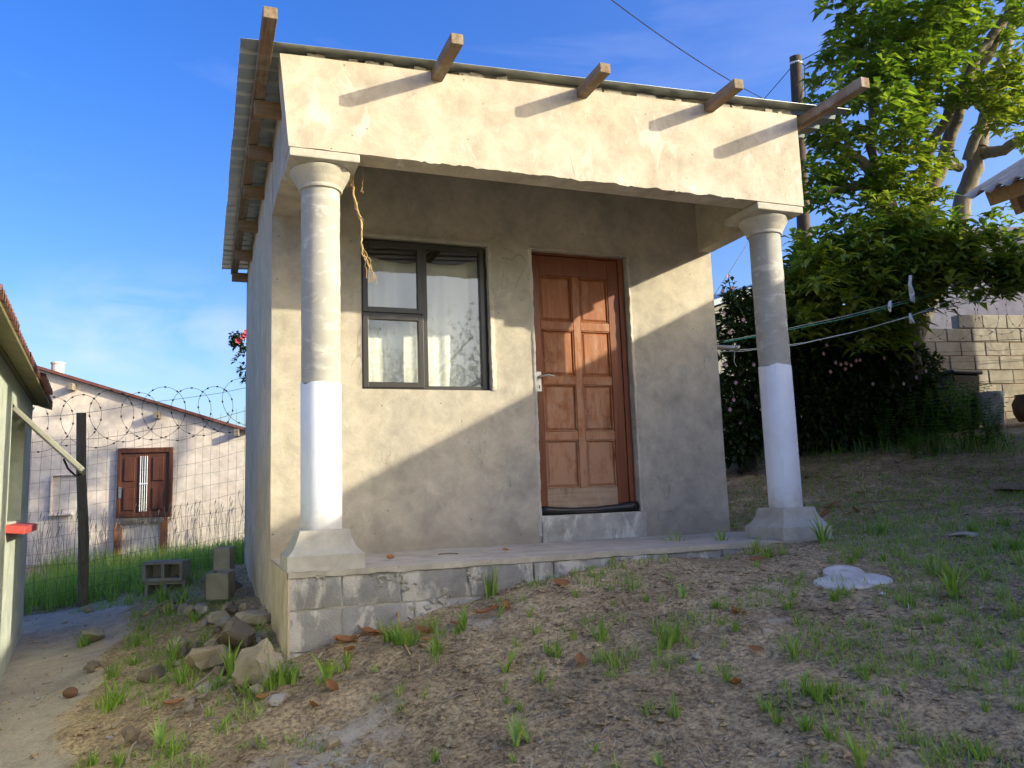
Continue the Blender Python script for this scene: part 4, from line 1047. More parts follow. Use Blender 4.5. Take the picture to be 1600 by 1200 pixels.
hollow_block(V((b0.x-.01, b0.y, zg+.001)), -.40, 'mossy hollow block with two openings lying on top of another by the fence', M['block_dark'])
def upright_block(px, py, dep, wd, hh, rotz, label, opened=False, tilt=0):
    p = at(px, py, dep); g = MB()
    if opened:
        t = .035
        for b in ((-wd/2,wd/2,-wd/2,-wd/2+t), (-wd/2,wd/2,wd/2-t,wd/2), (-wd/2,-wd/2+t,-wd/2+t,wd/2-t), (wd/2-t,wd/2,-wd/2+t,wd/2-t)): g.box((b[0],b[2],0), (b[1],b[3],hh))
        g.box((-wd/2+t,-wd/2+t,.0), (wd/2-t,wd/2-t,hh-.05))
    else: g.box((-wd/2,-.095,0), (wd/2,.095,hh))
    g.rough(.006, 10, len(label)); o = g.build('concrete_block', M['block_dark'], None, bevel=.008); o.location = p; o.rotation_euler = (tilt, .02, rotz)
    return T(o, label, 'concrete block', 'loose concrete blocks')
upright_block(350, 892, 7.0, .14, .205, -.25, 'upright grey block standing behind the open topped block beside the house')
upright_block(345, 934, 6.6, .18, .215, -.35, 'open topped broken block tilted on the rubble beside the house', True, .1)

# ---- rocks and rubble on the bank
def rock(px, py, wpx, hpx, dpx, mat, label, seed, group=None, name='rock', sink=.3):
    c = gnd(px, py+hpx*.35); dep = (c-CP).dot(FW); k = dep/F_PX
    sx, sz, sy = wpx*k/2, hpx*k/2, dpx*k/2
    g = rock_mb(c+V((0,0,sz*(1-sink))), sx, sy, sz, seed); o = auto_smooth(g.build(name, mat, None, loc=c), 18)
    return T(o, label, 'rock' if name == 'rock' else name.replace('_', ' '), group)
rock(367, 997, 62, 62, 60, M['rock_brown'], 'large brown angular rock leaning on pale rubble near the house corner', 5)
rock(322, 1030, 76, 52, 70, M['rock'], 'pale broad broken slab of rubble below the brown rock', 12, sink=.15)
rock(405, 1035, 80, 95, 80, M['rock'], 'pale crumbling rubble heap against the corner of the plinth', 23, sink=.5)
rock(276, 1012, 50, 36, 40, M['rock'], 'grey flat sided stone at the left of the rubble', 31)
rock(240, 1050, 60, 36, 50, M['rock_brown'], 'brown low stone sunk in the bank left of the rubble', 44, sink=.55)
rock(395, 965, 70, 40, 60, M['rock'], 'pale rubble lump beside the foot of the house side wall', 52, sink=.4)
rock(340, 966, 34, 26, 30, M['rock'], 'small pale stone behind the brown rock', 61)
rock(302, 955, 30, 20, 30, M['rock'], 'pale stone below the open topped block', 67)
rock(362, 955, 26, 18, 30, M['rock_brown'], 'dark small stone below the open topped block', 71)
rock(146, 990, 36, 34, 60, M['block_dark'], 'earthy square stone edging the passage path near the fence post', 77, sink=.4)
rock(146, 1040, 30, 22, 60, M['rock_brown'], 'earthy stone in the edge of the bank by the path', 80, sink=.55)
rock(203, 1150, 30, 40, 30, M['rock_brown'], 'mossy upright stone low on the bank beside the path', 83, sink=.3)
rock(139, 952, 18, 14, 18, M['rock'], 'pale stone at the foot of the fence post', 91)
rock(613, 1198, 46, 26, 40, M['rock'], 'pale rounded stone at the bottom edge of the yard', 95, sink=.3)
rock(440, 1192, 40, 26, 40, M['rock'], 'pale stone at the bottom edge left of the rounded one', 99, sink=.4)
rock(520, 1157, 36, 26, 34, M['rock'], 'half buried pale stone in the lower yard', 103, sink=.6)
rock(437, 1091, 42, 20, 30, M['block'], 'flat grey chip of concrete on the bank below the plinth', 107, sink=.5)
rock(350, 915, 70, 30, 50, M['rock_brown'], 'earthy lump between the loose blocks and the house wall', 113, sink=.6)
for i, (px, py, s_) in enumerate(((170,1153,12),(178,1135,11),(180,1146,9),(59,1091,10),(102,1024,9),(196,1094,13),(1088,1027,16),(230,1085,9),(310,1062,10),(330,1075,12),(385,1100,14),(365,1085,12),(470,1055,10),(490,1068,9),(300,985,12),(320,975,14),(335,985,11),(295,940,12),(880,1113,8),(700,1165,10),(1240,880,8),(1340,850,8),(300,1100,10),(420,1110,9),(350,1068,9),(345,1045,10),(375,965,14),(380,945,12),(325,945,10))):
    rock(px, py, s_, s_*.7, s_, M['rock'] if i % 3 else M['block'], 'small loose ' + ('grey' if i % 3 == 0 else 'pale') + ' stone ' + ('on the sandy path' if px < 150 else 'on the rubble bank' if px < 480 else 'in the open yard'), 200+i, ('grey' if i % 3 == 0 else 'pale') + ' small stones ' + ('on the path' if px < 150 else 'on the bank' if px < 480 else 'in the yard'), 'stone')
rr3 = random.Random(77)
for i in range(46):
    px, py = rr3.uniform(265, 432), rr3.uniform(938, 1085)
    if px < 300 and py > 1050: continue
    s_ = rr3.uniform(12, 34); rock(px, py, s_, s_*rr3.uniform(.55, .9), s_*rr3.uniform(.7, 1.1), (M['rock'], M['rock'], M['block'], M['rock_brown'])[i % 4], 'broken stone packed among others on the bank at the house corner', 400+i, 'broken stones at the house corner', 'broken_stone', rr3.uniform(.2, .6))
c = gnd(110, 1090); k = (c-CP).dot(FW)/F_PX
g = MB(); r_ = 11*k; g.lathe([(r_*math.cos(a)*1.0, r_*.78*math.sin(a)) for a in np.linspace(-1.5, 1.5, 12)], (c.x, c.y, c.z+r_*.7), 16); g.rough(.003, 20, 3)
T(g.build('brown_ball', M['ball'], None, loc=c, smooth=True), 'small round brown ball lying on the sandy path', 'ball')
def stick(pts, r, label, mat, name='stick', cat='stick', group=None):
    P = [gnd(px, py)+V((0,0,r+h)) for px, py, h in pts]; g = MB(); Q = []
    for a, b in zip(P[:-1], P[1:]):
        for q in range(3): Q.append(a.lerp(b, q/3)+V((random.gauss(0,r*.5), random.gauss(0,r*.5), 0)))
    Q.append(P[-1]); g.tube(Q, [r*(1-.4*i/(len(Q)-1)) for i in range(len(Q))], 6)
    return T(g.build(name, mat, None, loc=P[0], smooth=True), label, cat, group)
stick([(225,967,.02),(242,958,.03),(260,949,.04)], .011, 'pale split stick lying on the bank near the hollow blocks', M['root'])
stick([(303,1080,.02),(330,1062,.03),(352,1050,.03)], .006, 'long thin dry stem leaning on the bank below the rubble', M['straw'])
stick([(620,970,.05),(628,1000,.02),(641,1025,0)], .007, 'pale curved dry stem beside the grass at the plinth', M['root'])
stick([(290,1120,.01),(305,1105,.02),(322,1096,.02)], .016, 'pale rotten stick on the lower bank', M['plank'])
stick([(195,1200,.01),(205,1180,.03),(213,1172,.03)], .006, 'thin dry stem at the bottom left bank', M['straw'])
stick([(1010,885,0),(1060,880,.0)], .004, 'thin twig lying in dry grass before the porch', M['straw'])
stick([(1340,788,.0),(1400,785,.01),(1450,783,0)], .006, 'long thin twig on the dirt behind the right column', M['plank'])
stick([(1385,1075,.0),(1405,1085,.01),(1414,1092,0)], .006, 'short curved pale twig in the right yard', M['straw'])
stick([(695,1098,.0),(720,1088,.005),(745,1078,0)], .004, 'curved thin pale stem on the bare ground in mid yard', M['straw'])
stick([(66,1070,0),(84,1066,0)], .004, 'tiny pale twig on the sandy path', M['straw'])

# ---- spilled plaster with a ring, in the yard
c = gnd(1335, 908); g = MB(); n_ = 40; rim = []
out = [(1268,911),(1276,906),(1290,903),(1302,901),(1322,899),(1345,898),(1366,899),(1386,903),(1398,908),(1392,911),(1381,912),(1374,916),(1358,919),(1338,921),(1318,923),(1300,922),(1286,920),(1274,916)]
pts = [gnd(px, py) for px, py in out]; zt2 = c.z+.03
cen = sum(pts, V((0,0,0)))/len(pts)
g.v = [(cen.x, cen.y, cen.z+.018)] + [(p.lerp(cen,.05).x, p.lerp(cen,.05).y, p.lerp(cen,.05).z+.012) for p in pts] + [(p.x, p.y, p.z-.02) for p in pts]
n_ = len(pts)
g.f = [(0, 1+(i+1) % n_, 1+i) for i in range(n_)] + [(1+i, 1+(i+1) % n_, 1+n_+(i+1) % n_, 1+n_+i) for i in range(n_)]
sp = T(auto_smooth(g.build('plaster_spill', M['spill'], None, loc=c), 12), 'flat white patch of hardened plaster with a ring on it in the yard', 'plaster')
rc = gnd(1318, 898); g = MB(); rr_ = .105; prof = [(.022, .0), (.022, .030), (.03, .034), (rr_*.8, .033), (rr_, .024), (rr_+.004, -.03)]
i0 = 0
for r_, z in prof:
    for q in range(28):
        a = 2*math.pi*q/28; X_, Y_ = rc.x+r_*math.cos(a), rc.y+r_*math.sin(a); g.v.append((X_, Y_, rc.z+.171*(Y_-rc.y)+.12*(X_-rc.x)+z-.006))
for j in range(len(prof)-1):
    for q in range(28): g.f.append((j*28+q, (j+1)*28+q, (j+1)*28+(q+1) % 28, j*28+(q+1) % 28))
auto_smooth(g.build('plaster_ring', M['spill'], sp), 40)
rock(1381, 928, 18, 8, 14, M['spill'], 'white chip of plaster beside the plaster patch', 141, None, 'plaster_chip')

# ---- fallen leaves
def dead_leaf(p, L, az, label, group):
    g = MB(); n1, n2 = 6, 4; s0 = random.random()*20; cu = random.uniform(.1, .6)
    for i in range(n1+1):
        t = i/n1; hw = L*.24*math.sin(math.pi*(t*.92+.04))**.8
        for j in range(n2+1):
            s_ = j/n2*2-1
            x = L*(t-.5); y = hw*s_; z = .004 + L*.22*cu*s_*s_ + L*.20*cu*(2*t-1)**2 + L*.05*noise.noise(V((x*30, y*30, s0)))
            g.v.append((x, y, z))
    for i in range(n1):
        for j in range(n2): a = i*(n2+1)+j; g.f.append((a, a+n2+1, a+n2+2, a+1))
    o = g.build('fallen_leaf', M['dead_leaf'], None, smooth=True); o.location = p; o.location.z += L*.08; o.rotation_euler = (random.uniform(.05,.75), random.uniform(-.45,.45), math.sin(az)*1.2)
    return T(o, label, 'leaf', group)
LV = [(531,1003,34),(558,1000,28),(573,988,30),(548,1017,26),(592,988,26),(664,988,30),(711,975,18),(762,958,28),(789,950,24),(878,910,22),(520,1074,24),(1183,1015,20),(1150,1070,30),(1473,934,22),(1289,889,18),(1184,873,20),(1153,956,18),(1302,788,22),(1336,796,16),(1360,797,18),(907,1034,30),(489,1103,24),(272,1100,24),(409,1089,18),(1325,800,16),(1290,800,14),(1345,770,14),(1400,720,12),(1260,745,12),(1180,740,12),(1160,735,14),(1480,700,14),(670,1000,16),(545,1000,20),(655,1010,14),(1440,790,12),(1200,770,12),(1555,850,14),(350,1048,18),(1150,955,16)]
for px, py, s_ in LV:
    zl = 'at the foot of the block plinth' if px < 800 and py < 1030 and px > 500 else 'on the rubble bank' if px <= 500 else 'on the dirt behind the right column' if py < 810 and px > 1000 else 'in the open yard'
    p = gnd(px, py+4); dep = (p-CP).dot(FW); dead_leaf(p+V((0,0,.004)), s_*1.3*dep/F_PX, random.uniform(0, 6.28), 'curled brown dead leaf ' + zl, 'dead leaves ' + zl)
for px, py, lab in ((608,875,'crumpled brown leaf on the porch slab near the left column'), (790,862,'crumpled brown leaf on the porch slab left of the door step')):
    p = onplane(px, py, (0,0,.004), (0,0,1)); dead_leaf(p, .09, random.random()*6, lab, None)
p0, p1 = onplane(685, 866, (0,0,.006), (0,0,1)), onplane(716, 865, (0,0,.006), (0,0,1)); g = MB(); g.tube([p0, p0.lerp(p1,.5)+V((0,.01,.004)), p1], .004, 5)
T(g.build('twig', M['plank'], None, loc=p0), 'short dark twig lying on the porch slab', 'twig')

# ---- grass tufts in the yard: each its own thing, eight shared shapes
protos = []
rg = random.Random(21)
for k in range(8):
    g = MB(); n_ = (12, 26, 34, 8, 22, 44, 14, 20)[k]; broad = k in (0, 3, 6)
    for i in range(n_):
        a = rg.uniform(0, 6.28); r_ = rg.random()**.6*(.20 if k in (2, 5) else .30 if not broad else .06)
        blade(g, V((math.cos(a)*r_, math.sin(a)*r_, -.04)), rg.uniform(.55, 1.1)*(1 if broad else rg.uniform(.5, 1)), rg.uniform(.075, .12) if broad else rg.uniform(.035, .06), a+rg.uniform(-.8, .8), rg.uniform(.15, .9) if broad else rg.uniform(.05, .8), rg, 4)
    meo = bpy.data.meshes.new('grass_tuft'); meo.from_pydata(g.v, [], g.f); meo.materials.append(M['grass_b'] if k in (4, 1) else M['grass']); protos.append(meo)
TU = [(1060,868,38,0),(1130,858,34,0),(1178,866,36,1),(1200,872,28,5),(1222,866,22,1),(1285,850,46,0),(1040,878,20,1),(1182,885,16,1),(1250,905,22,3),(1245,915,18,2),(1305,938,30,5),(1322,930,24,1),(1232,952,26,5),(1240,935,20,2),(1418,948,36,2),(1492,935,56,0),(1495,960,26,1),(1465,972,26,5),(1450,976,20,4),(1590,960,40,1),(1540,905,24,5),(1565,930,26,1),(1380,876,22,5),(1410,872,26,1),(1340,872,18,5),(1330,880,22,2),(1300,878,18,1),(1462,895,40,1),(1455,880,22,2),(1490,905,38,3),(1530,870,30,1),(1560,860,32,5),(1590,860,36,5),(1595,880,30,1),(1380,835,30,5),(1360,832,20,5),(1520,830,26,5),(1480,828,20,1),(1570,822,30,5),(1545,822,22,1),(1430,850,18,4),(1610,840,30,1),
 (1040,1010,52,2),(1030,990,36,1),(1055,1000,44,2),(1028,1022,28,4),(1065,1035,24,2),(1080,1010,30,4),(1092,1055,26,3),(1128,975,22,1),(1118,950,20,5),(1068,935,30,3),(1033,940,18,4),(1010,940,16,5),(1150,985,26,2),(1130,1012,16,4),(1135,1065,28,2),(1240,1030,44,0),(1275,1012,24,4),(1290,1025,18,1),(1262,1085,40,2),(1280,1095,44,5),(1300,1085,36,2),(1255,1070,32,3),(1352,1060,28,2),(1225,1075,22,1),(1197,1112,40,2),(1215,1130,36,5),(1260,1140,40,5),(1300,1155,44,2),(1330,1165,30,1),(1345,1200,70,3),(1288,1190,26,4),(1258,1200,26,1),(1055,1120,40,2),(1012,1115,28,4),(1030,1200,30,3),(1412,1080,22,3),(1540,1110,24,5),(1545,1085,20,1),(1600,1000,36,1),(1575,1045,28,2),(1580,1030,36,4),(1530,1010,24,5),(1540,1040,22,1),(1450,1190,36,4),(1480,1180,28,1),(1530,1185,34,5),(1420,1160,28,1),(1590,1110,26,2),(1490,1155,22,1),
 (625,1005,46,5),(610,1000,40,2),(640,1008,36,5),(650,1005,30,1),(675,985,36,1),(690,992,22,1),(725,985,38,0),(715,990,22,2),(682,1022,44,2),(780,965,34,3),(827,964,22,3),(900,932,22,1),(877,955,12,1),(870,1025,32,2),(857,1020,28,4),(895,998,26,1),(838,990,26,4),(808,1010,20,4),(940,1000,40,2),(950,1030,30,2),(965,1040,34,1),(935,1035,30,4),(790,1050,50,3),(787,1080,24,3),(842,1065,36,2),(858,1080,30,3),(812,1110,20,5),(793,1100,16,5),(806,1165,56,3),(825,1160,34,3),(802,1190,22,1),(930,1175,24,3),(625,1085,26,4),(590,1095,18,1),(680,1190,30,2),(512,1065,56,3),(500,1070,24,1),(543,1045,36,3),(530,1050,22,1),(545,1030,20,1),(455,1160,20,4),(680,1035,14,4),(510,1060,20,4),(585,1050,16,4),(960,945,14,4),
 (440,1065,60,2),(425,1075,40,5),(455,1065,46,2),(400,1090,36,1),(380,1085,44,3),(360,1060,56,0),(340,1075,40,2),(320,1090,30,1),(300,1075,36,4),(285,1065,40,5),(270,1035,46,0),(262,1050,34,2),(235,1010,24,1),(210,1040,24,5),(215,1010,30,2),(175,1060,40,2),(170,1110,50,2),(160,1105,30,1),(185,1100,44,5),(255,1090,26,1),(330,1120,28,4),(345,1140,30,3),(250,1170,56,3),(270,1180,44,2),(145,1195,30,2),(185,1195,30,5),(133,1000,22,1),(130,1010,30,5),(305,970,24,5),(318,1000,20,1),(285,945,34,5),(270,960,38,1),(255,940,34,5),(225,930,36,5),(205,945,26,1),(240,905,32,5),(175,940,28,5),(290,915,30,5),(190,920,34,5),(160,930,30,1),(300,900,26,5),(310,905,24,1),(215,965,22,1),(345,1010,14,1),(405,1000,30,0),(220,985,16,5)]
for i, (px, py, hpx, k) in enumerate(TU):
    p = gnd(px, py); dep = (p-CP).dot(FW); s_ = hpx*1.3*dep/F_PX
    o = bpy.data.objects.new('grass_tuft', protos[k]); COL.objects.link(o); o.location = p
    o.rotation_euler = (0, 0, rg.uniform(0, 6.28)); o.scale = (s_*rg.uniform(.8, 1.1),)*2 + (s_,)
    kind_ = 'broad bladed green' if k in (0, 3) else 'yellowish fine bladed' if k in (1, 4) else 'dense fine bladed green'
    if px < 470: zone = 'on the rubble bank left of the house' if px > 195 else 'along the edge of the sandy path'
    elif py < 1010 and px < 830: zone = 'along the foot of the block plinth'
    elif py < 925 and px < 1300: zone = 'along the front of the porch slab'
    elif py < 900: zone = 'on the slope right of the right column'
    elif px > 1380: zone = 'in the yard right of the white plaster patch'
    elif px > 1160: zone = 'in the yard below the white plaster patch'
    elif px > 990: zone = 'in the yard below the door step'
    else: zone = 'in the yard below the plinth'
    own = {(1060,868): 'dark dense tuft of grass at the edge of the porch slab below the house corner', (1285,850): 'broad leaved green tuft against the base of the right column', (1492,935): 'tallest broad leaved tuft right of the white plaster patch',
           (1345,1200): 'large long bladed tuft at the bottom edge of the yard', (625,1005): 'thick grass tuft at the plinth beside a pale curved stem', (806,1165): 'single long upright shoot low in the middle of the yard', (1240,1030): 'broad leaved tuft with spread leaves below the plaster patch', (1130,858): 'small broad leaved tuft on the slab edge left of the right column', (360,1060): 'long broad leaved green tuft on the bank by the rubble slab', (790,1050): 'tall narrow upright shoot in the yard below the plinth middle'}.get((px, py))
    T(o, own or kind_ + ' grass tuft ' + zone, 'grass tuft', kind_ + ' grass tufts ' + zone)
p = onplane(767, 915, (0, -.03, 0), (0, 1, 0))
g = MB()
for i in range(26): blade(g, V((p.x+rg.gauss(0,.025), -.03+rg.gauss(0,.015), hz(p.x, -.05)-.01)), rg.uniform(.10, .24), .008, rg.uniform(0, 6.28), rg.uniform(.02, .3), rg)
T(g.build('grass_clump', M['grass_b'], None, loc=(p.x, -.03, hz(p.x, -.03))), 'tall thin grass clump growing against the middle of the plinth', 'grass tuft')

# ---- sparse short grass, straw litter and pebbles over the dirt
def scatter(n, r0, r1, rg, power=1.0):
    out = []
    while len(out) < n:
        r_ = r0+(r1-r0)*rg.random()**power; a = YAW + rg.uniform(-.72, .72)
        x, y = CP.x+math.sin(a)*r_, CP.y+math.cos(a)*r_
        if -.02 < x < 3.7 and -.02 < y < 4.7: continue
        if x < -1.75+(3.5-y)*.098 and y < 3.7: continue
        out.append((x, y))
    return out
def zs_of(pts):
    z = hz_arr([p[0] for p in pts], [p[1] for p in pts]); return [(x, y, zz_+lumps(x, y)) for (x, y), zz_ in zip(pts, z)]
rg = random.Random(33); g = MB(); g2 = MB(); g3 = MB(); gc1, gc2, gc3 = gnd(1500, 838), gnd(1420, 1000), gnd(1560, 880)
for x, y, z in zs_of(scatter(26000, 2.0, 10, rg, 1.1)):
    dn_ = noise.noise(V((x*1.3, y*1.3, 5))) + .5*noise.noise(V((x*4, y*4, 9)))
    if x < -.75 and y < 4.5 and rg.random() < .8: continue
    if dn_ < -.15 and rg.random() < .75: continue
    L = rg.uniform(.02, .07) * (1.6 if rg.random() < .1 else 1); a = rg.uniform(0, 6.28); el = rg.gauss(.1, .25)
    d = V((math.cos(a)*math.cos(el), math.sin(a)*math.cos(el), math.sin(el))); s_ = V((-d.y, d.x, .3)).normalized()*rg.uniform(.0012, .0030)
    p = V((x, y, z+.004)); q = p+d*L*.5+V((rg.gauss(0,.003), rg.gauss(0,.003), .002)); r_ = p+d*L
    i = len(g.v); g.v += [tuple(p-s_), tuple(p+s_), tuple(q+s_), tuple(q-s_), tuple(r_)]; g.f += [(i,i+1,i+2,i+3), (i+3,i+2,i+4)]
T(g.build('straw_litter', M['straw'], None, kind='stuff'), 'dry straw and root litter scattered over the bare dirt', 'straw')
for x, y, z in zs_of(scatter(30000, 2.2, 11, rg, 1.0)):
    dn_ = noise.noise(V((x*.8+3, y*.8, 5))) + .8*noise.noise(V((x*2.6, y*2.6, 9))) + .5*noise.noise(V((x*7, y*7, 2))) + (.22 if x > 2.2 else 0) + (.25 if y > .2 and x > 3.7 else 0) + (.35 if x < -.15 and y > -.6 else 0) + .75*math.exp(-((x-gc1.x)**2/1.2+(y-gc1.y)**2/.35)) + .35*math.exp(-((x-gc3.x)**2+(y-gc3.y)**2)/.5)
    if dn_ < .29 or (x < -.95 and y < 4): continue
    for q in range(rg.choice((2,3,5))):
        blade(g2, V((x+rg.gauss(0,.012), y+rg.gauss(0,.012), z-.004)), rg.uniform(.02, .045)+.05*rg.random()**3, rg.uniform(.003, .006), rg.uniform(0, 6.28), rg.uniform(.2, 1.1), rg, 2)
T(g2.build('sparse_grass', M['grass_b'], None, kind='stuff'), 'thin short grass shoots spread over the dirt yard', 'grass')
oct_ = [(1,0,0),(0,1,0),(-1,0,0),(0,-1,0),(0,0,1),(0,0,-1)]; of_ = [(0,1,4),(1,2,4),(2,3,4),(3,0,4),(1,0,5),(2,1,5),(3,2,5),(0,3,5)]
for x, y, z in zs_of(scatter(5200, 2.0, 10, rg, 1.1)):
    if x > -.5 and rg.random() < .55: continue
    s_ = .002+.006*rg.random()**3 + (.008 if rg.random() < .03 else 0); i = len(g3.v); a = rg.uniform(0, 6.28)
    for ox, oy, oz in oct_:
        g3.v.append((x+s_*(ox*math.cos(a)-oy*math.sin(a)*1.3)*rg.uniform(.7,1.2), y+s_*(ox*math.sin(a)+oy*math.cos(a)*1.3)*rg.uniform(.7,1.2), z+s_*.3+s_*oz*.7*rg.uniform(.7,1.1)))
    g3.f += [tuple(i+k for k in f) for f in of_]
T(g3.build('pebbles', M['rock'], None, kind='stuff'), 'tiny pale pebbles and crumbs strewn over the dirt', 'pebbles')
g4 = MB()
for x, y, z in zs_of(scatter(17000, 2.0, 10, rg, 1.05)):
    if noise.noise(V((x*1.1, y*1.1, 15))) < -.15 or (x < -.98 and rg.random() < .85): continue
    s_ = .004+.020*rg.random()**3; i = len(g4.v); a = rg.uniform(0, 6.28)
    for ox, oy, oz in oct_:
        g4.v.append((x+s_*(ox*math.cos(a)-oy*math.sin(a)*1.3)*rg.uniform(.6,1.3), y+s_*(ox*math.sin(a)+oy*math.cos(a)*1.3)*rg.uniform(.6,1.3), z+s_*.1+s_*oz*.6*rg.uniform(.6,1.1)))
    g4.f += [tuple(i+k for k in f) for f in of_]
T(g4.build('soil_crumbs', M['dirt'], None, kind='stuff'), 'crumbly clods of soil on the surface of the yard', 'soil')

# ---- big tree on the right
def P_(px, py, dep): return at(px, py, dep)
base = gnd(1412, 690)
tree = T(empty('big_tree', base), 'big leafy tree with drooping leaves and pale limbs right of the house', 'tree')
g = MB()
def limb(pts, rads, n=9):
    P = [P_(*p) for p in pts]; Q = []; RR = []
    for j in range(len(P)-1):
        for q in range(4):
            t = q/4; Q.append(P[j].lerp(P[j+1], t) + V((random.gauss(0,.012), random.gauss(0,.012), random.gauss(0,.012)))*(0 if q == 0 and j == 0 else 1)); RR.append(rads[j]+(rads[j+1]-rads[j])*t)
    Q.append(P[-1]); RR.append(rads[-1]); g.tube(Q, RR, n)
limb([(1412,720,9.9),(1412,620,9.9),(1416,540,9.9),(1410,470,9.9),(1403,420,9.9),(1395,340,9.8),(1376,300,9.8),(1368,273,9.7),(1345,252,9.6),(1327,240,9.5)], [.24,.20,.18,.15,.12,.11,.10,.08,.06,.05])
limb([(1418,545,9.9),(1445,480,10.2),(1478,420,10.4),(1497,360,10.4),(1506,310,10.4),(1522,262,10.4),(1532,232,10.4)], [.15,.13,.115,.11,.11,.105,.095])
limb([(1532,232,10.4),(1545,180,10.5),(1562,110,10.6),(1580,40,10.7),(1600,-60,10.8)], [.09,.08,.07,.06,.04])
limb([(1530,240,10.4),(1560,238,10.2),(1600,218,10.0),(1660,180,9.8)], [.08,.07,.065,.05])
limb([(1512,250,10.4),(1535,190,10.2),(1548,150,10.1),(1600,105,10.0)], [.07,.06,.055,.04])
limb([(1466,275,10.1),(1492,190,10.0),(1515,120,10.0),(1545,80,10.0),(1570,30,10.0),(1600,-20,10)], [.085,.08,.075,.07,.05,.04])
limb([(1440,265,9.9),(1470,200,9.8),(1500,140,9.7),(1530,85,9.7),(1572,25,9.7)], [.05,.06,.06,.055,.05])
limb([(1403,420,9.9),(1440,330,9.9),(1466,275,10.0)], [.09,.085,.085]); limb([(1416,420,9.9),(1436,300,9.8),(1442,265,9.9)], [.05,.05,.05])
limb([(1376,300,9.8),(1350,292,9.6),(1320,294,9.5),(1290,300,9.4)], [.06,.05,.045,.03])
limb([(1368,273,9.7),(1360,220,9.7),(1368,130,9.7),(1385,60,9.7)], [.05,.05,.04,.02])
limb([(1327,240,9.5),(1310,180,9.4),(1318,110,9.4)], [.04,.03,.02]); limb([(1500,262,10.4),(1475,258,10.2),(1450,250,10)], [.06,.05,.03])
limb([(1497,355,10.4),(1470,350,10.2)], [.04,.02]); limb([(1410,470,9.9),(1360,430,9.5),(1300,400,9.2)], [.06,.04,.02]); limb([(1478,420,10.4),(1530,400,10),(1570,390,9.7)], [.05,.03,.015])
auto_smooth(g.build('trunk', M['bark'], tree), 60)
rg = random.Random(5)
CL = [(1300,235,45),(1312,120,42),(1335,170,58),(1290,300,36),(1370,80,60),(1400,20,70),(1470,50,62),(1425,140,55),(1390,215,48),(1300,185,40),(1340,40,38),(1275,270,26),(1330,330,45),(1350,120,50),(1440,-20,70),(1340,-30,50),(1300,70,20),(1540,-20,70),(1600,30,45),(1500,20,50),(1560,330,14),(1590,350,22),(1585,150,28),(1480,130,38),(1530,60,40),(1440,90,50),(1375,270,30)]
CLL = [(1440,220,45),(1410,270,45),(1450,180,40),(1560,150,40),(1590,190,35),(1395,320,45),(1430,345,40),(1345,215,35),(1570,110,30),(1525,175,30),(1470,320,22),(1370,330,40)]
CLB = [(1258,430,40),(1310,400,55),(1290,470,46),(1370,390,55),(1340,450,55),(1420,385,52),(1400,440,45),(1465,375,50),(1495,410,50),(1530,420,48),(1560,405,36),(1250,385,24),(1370,495,34),(1240,470,24),(1450,430,36),(1575,435,22),(1330,500,30),(1400,500,26)]
ga, gb = MB(), MB()
def fill(gm, lst, d0, per, L, Wd, nl, dz):
    for (px, py, r_) in lst:
        n_ = int(per*(r_/50)**2)+3; dd = d0 + rg.uniform(-.3, .3)
        for i in range(n_):
            while True:
                u = V((rg.uniform(-1,1), rg.uniform(-1,1), rg.uniform(-1,1)))
                if u.length <= 1: break
            p = P_(px, py, dd); k = dd/F_PX*r_
            q = p + CR*(u.x*k*1.12) + CU*(u.y*k*1.12) + FW*(u.z*k*dz)
            if noise.noise(q*1.9) < -.20: continue
            rosette(gm, q, V((u.x*.5, u.z*.3-.1, .9)), nl, L, Wd, rg, .8, (.5, 1.45))
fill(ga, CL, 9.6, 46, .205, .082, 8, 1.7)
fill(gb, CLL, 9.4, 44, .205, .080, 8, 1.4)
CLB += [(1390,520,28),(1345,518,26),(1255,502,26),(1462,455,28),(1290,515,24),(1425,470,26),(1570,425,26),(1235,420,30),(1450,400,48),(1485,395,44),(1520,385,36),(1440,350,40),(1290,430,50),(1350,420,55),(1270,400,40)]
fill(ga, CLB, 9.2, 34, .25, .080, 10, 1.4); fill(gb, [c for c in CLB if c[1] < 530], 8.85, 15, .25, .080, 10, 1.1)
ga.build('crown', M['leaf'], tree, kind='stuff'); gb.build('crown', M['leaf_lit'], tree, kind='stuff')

# ---- dark flowering hedge under it
hb_ = gnd(1300, 700)
hedge = T(empty('dark_hedge', hb_), 'dark dense hedge with small pink blossoms behind the right column', 'hedge')
g = MB(); gf = MB(); rg = random.Random(8)
HB = [(1160,520,46,9.2),(1170,610,55,9.2),(1150,680,40,9.0),(1215,560,60,9.6),(1230,640,60,9.5),(1280,560,60,9.8),(1290,640,60,9.6),(1340,570,60,9.9),(1350,640,58,9.7),(1400,620,52,9.9),(1430,640,40,9.9),(1390,560,46,10.1),(1200,480,36,9.5),(1300,520,50,10.1),(1430,580,34,10.2),(1150,470,18,9.2),(1240,520,50,10.0)]
for (px, py, r_, dd) in HB:
    p = P_(px, py, dd); k = dd/F_PX*r_
    for i in range(int(430*(r_/50)**2)):
        u = V((rg.gauss(0,1), rg.gauss(0,1), rg.gauss(0,1))).normalized()*rg.random()**.35
        q = p + V((u.x*k*1.15, u.y*k*1.3, u.z*k*1.15))
        rosette(g, q, V((u.x, u.y-.3, u.z+.5)), 6, .10, .048, rg, .4, (.4, 1.5))
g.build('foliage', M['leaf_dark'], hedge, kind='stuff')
g = MB()
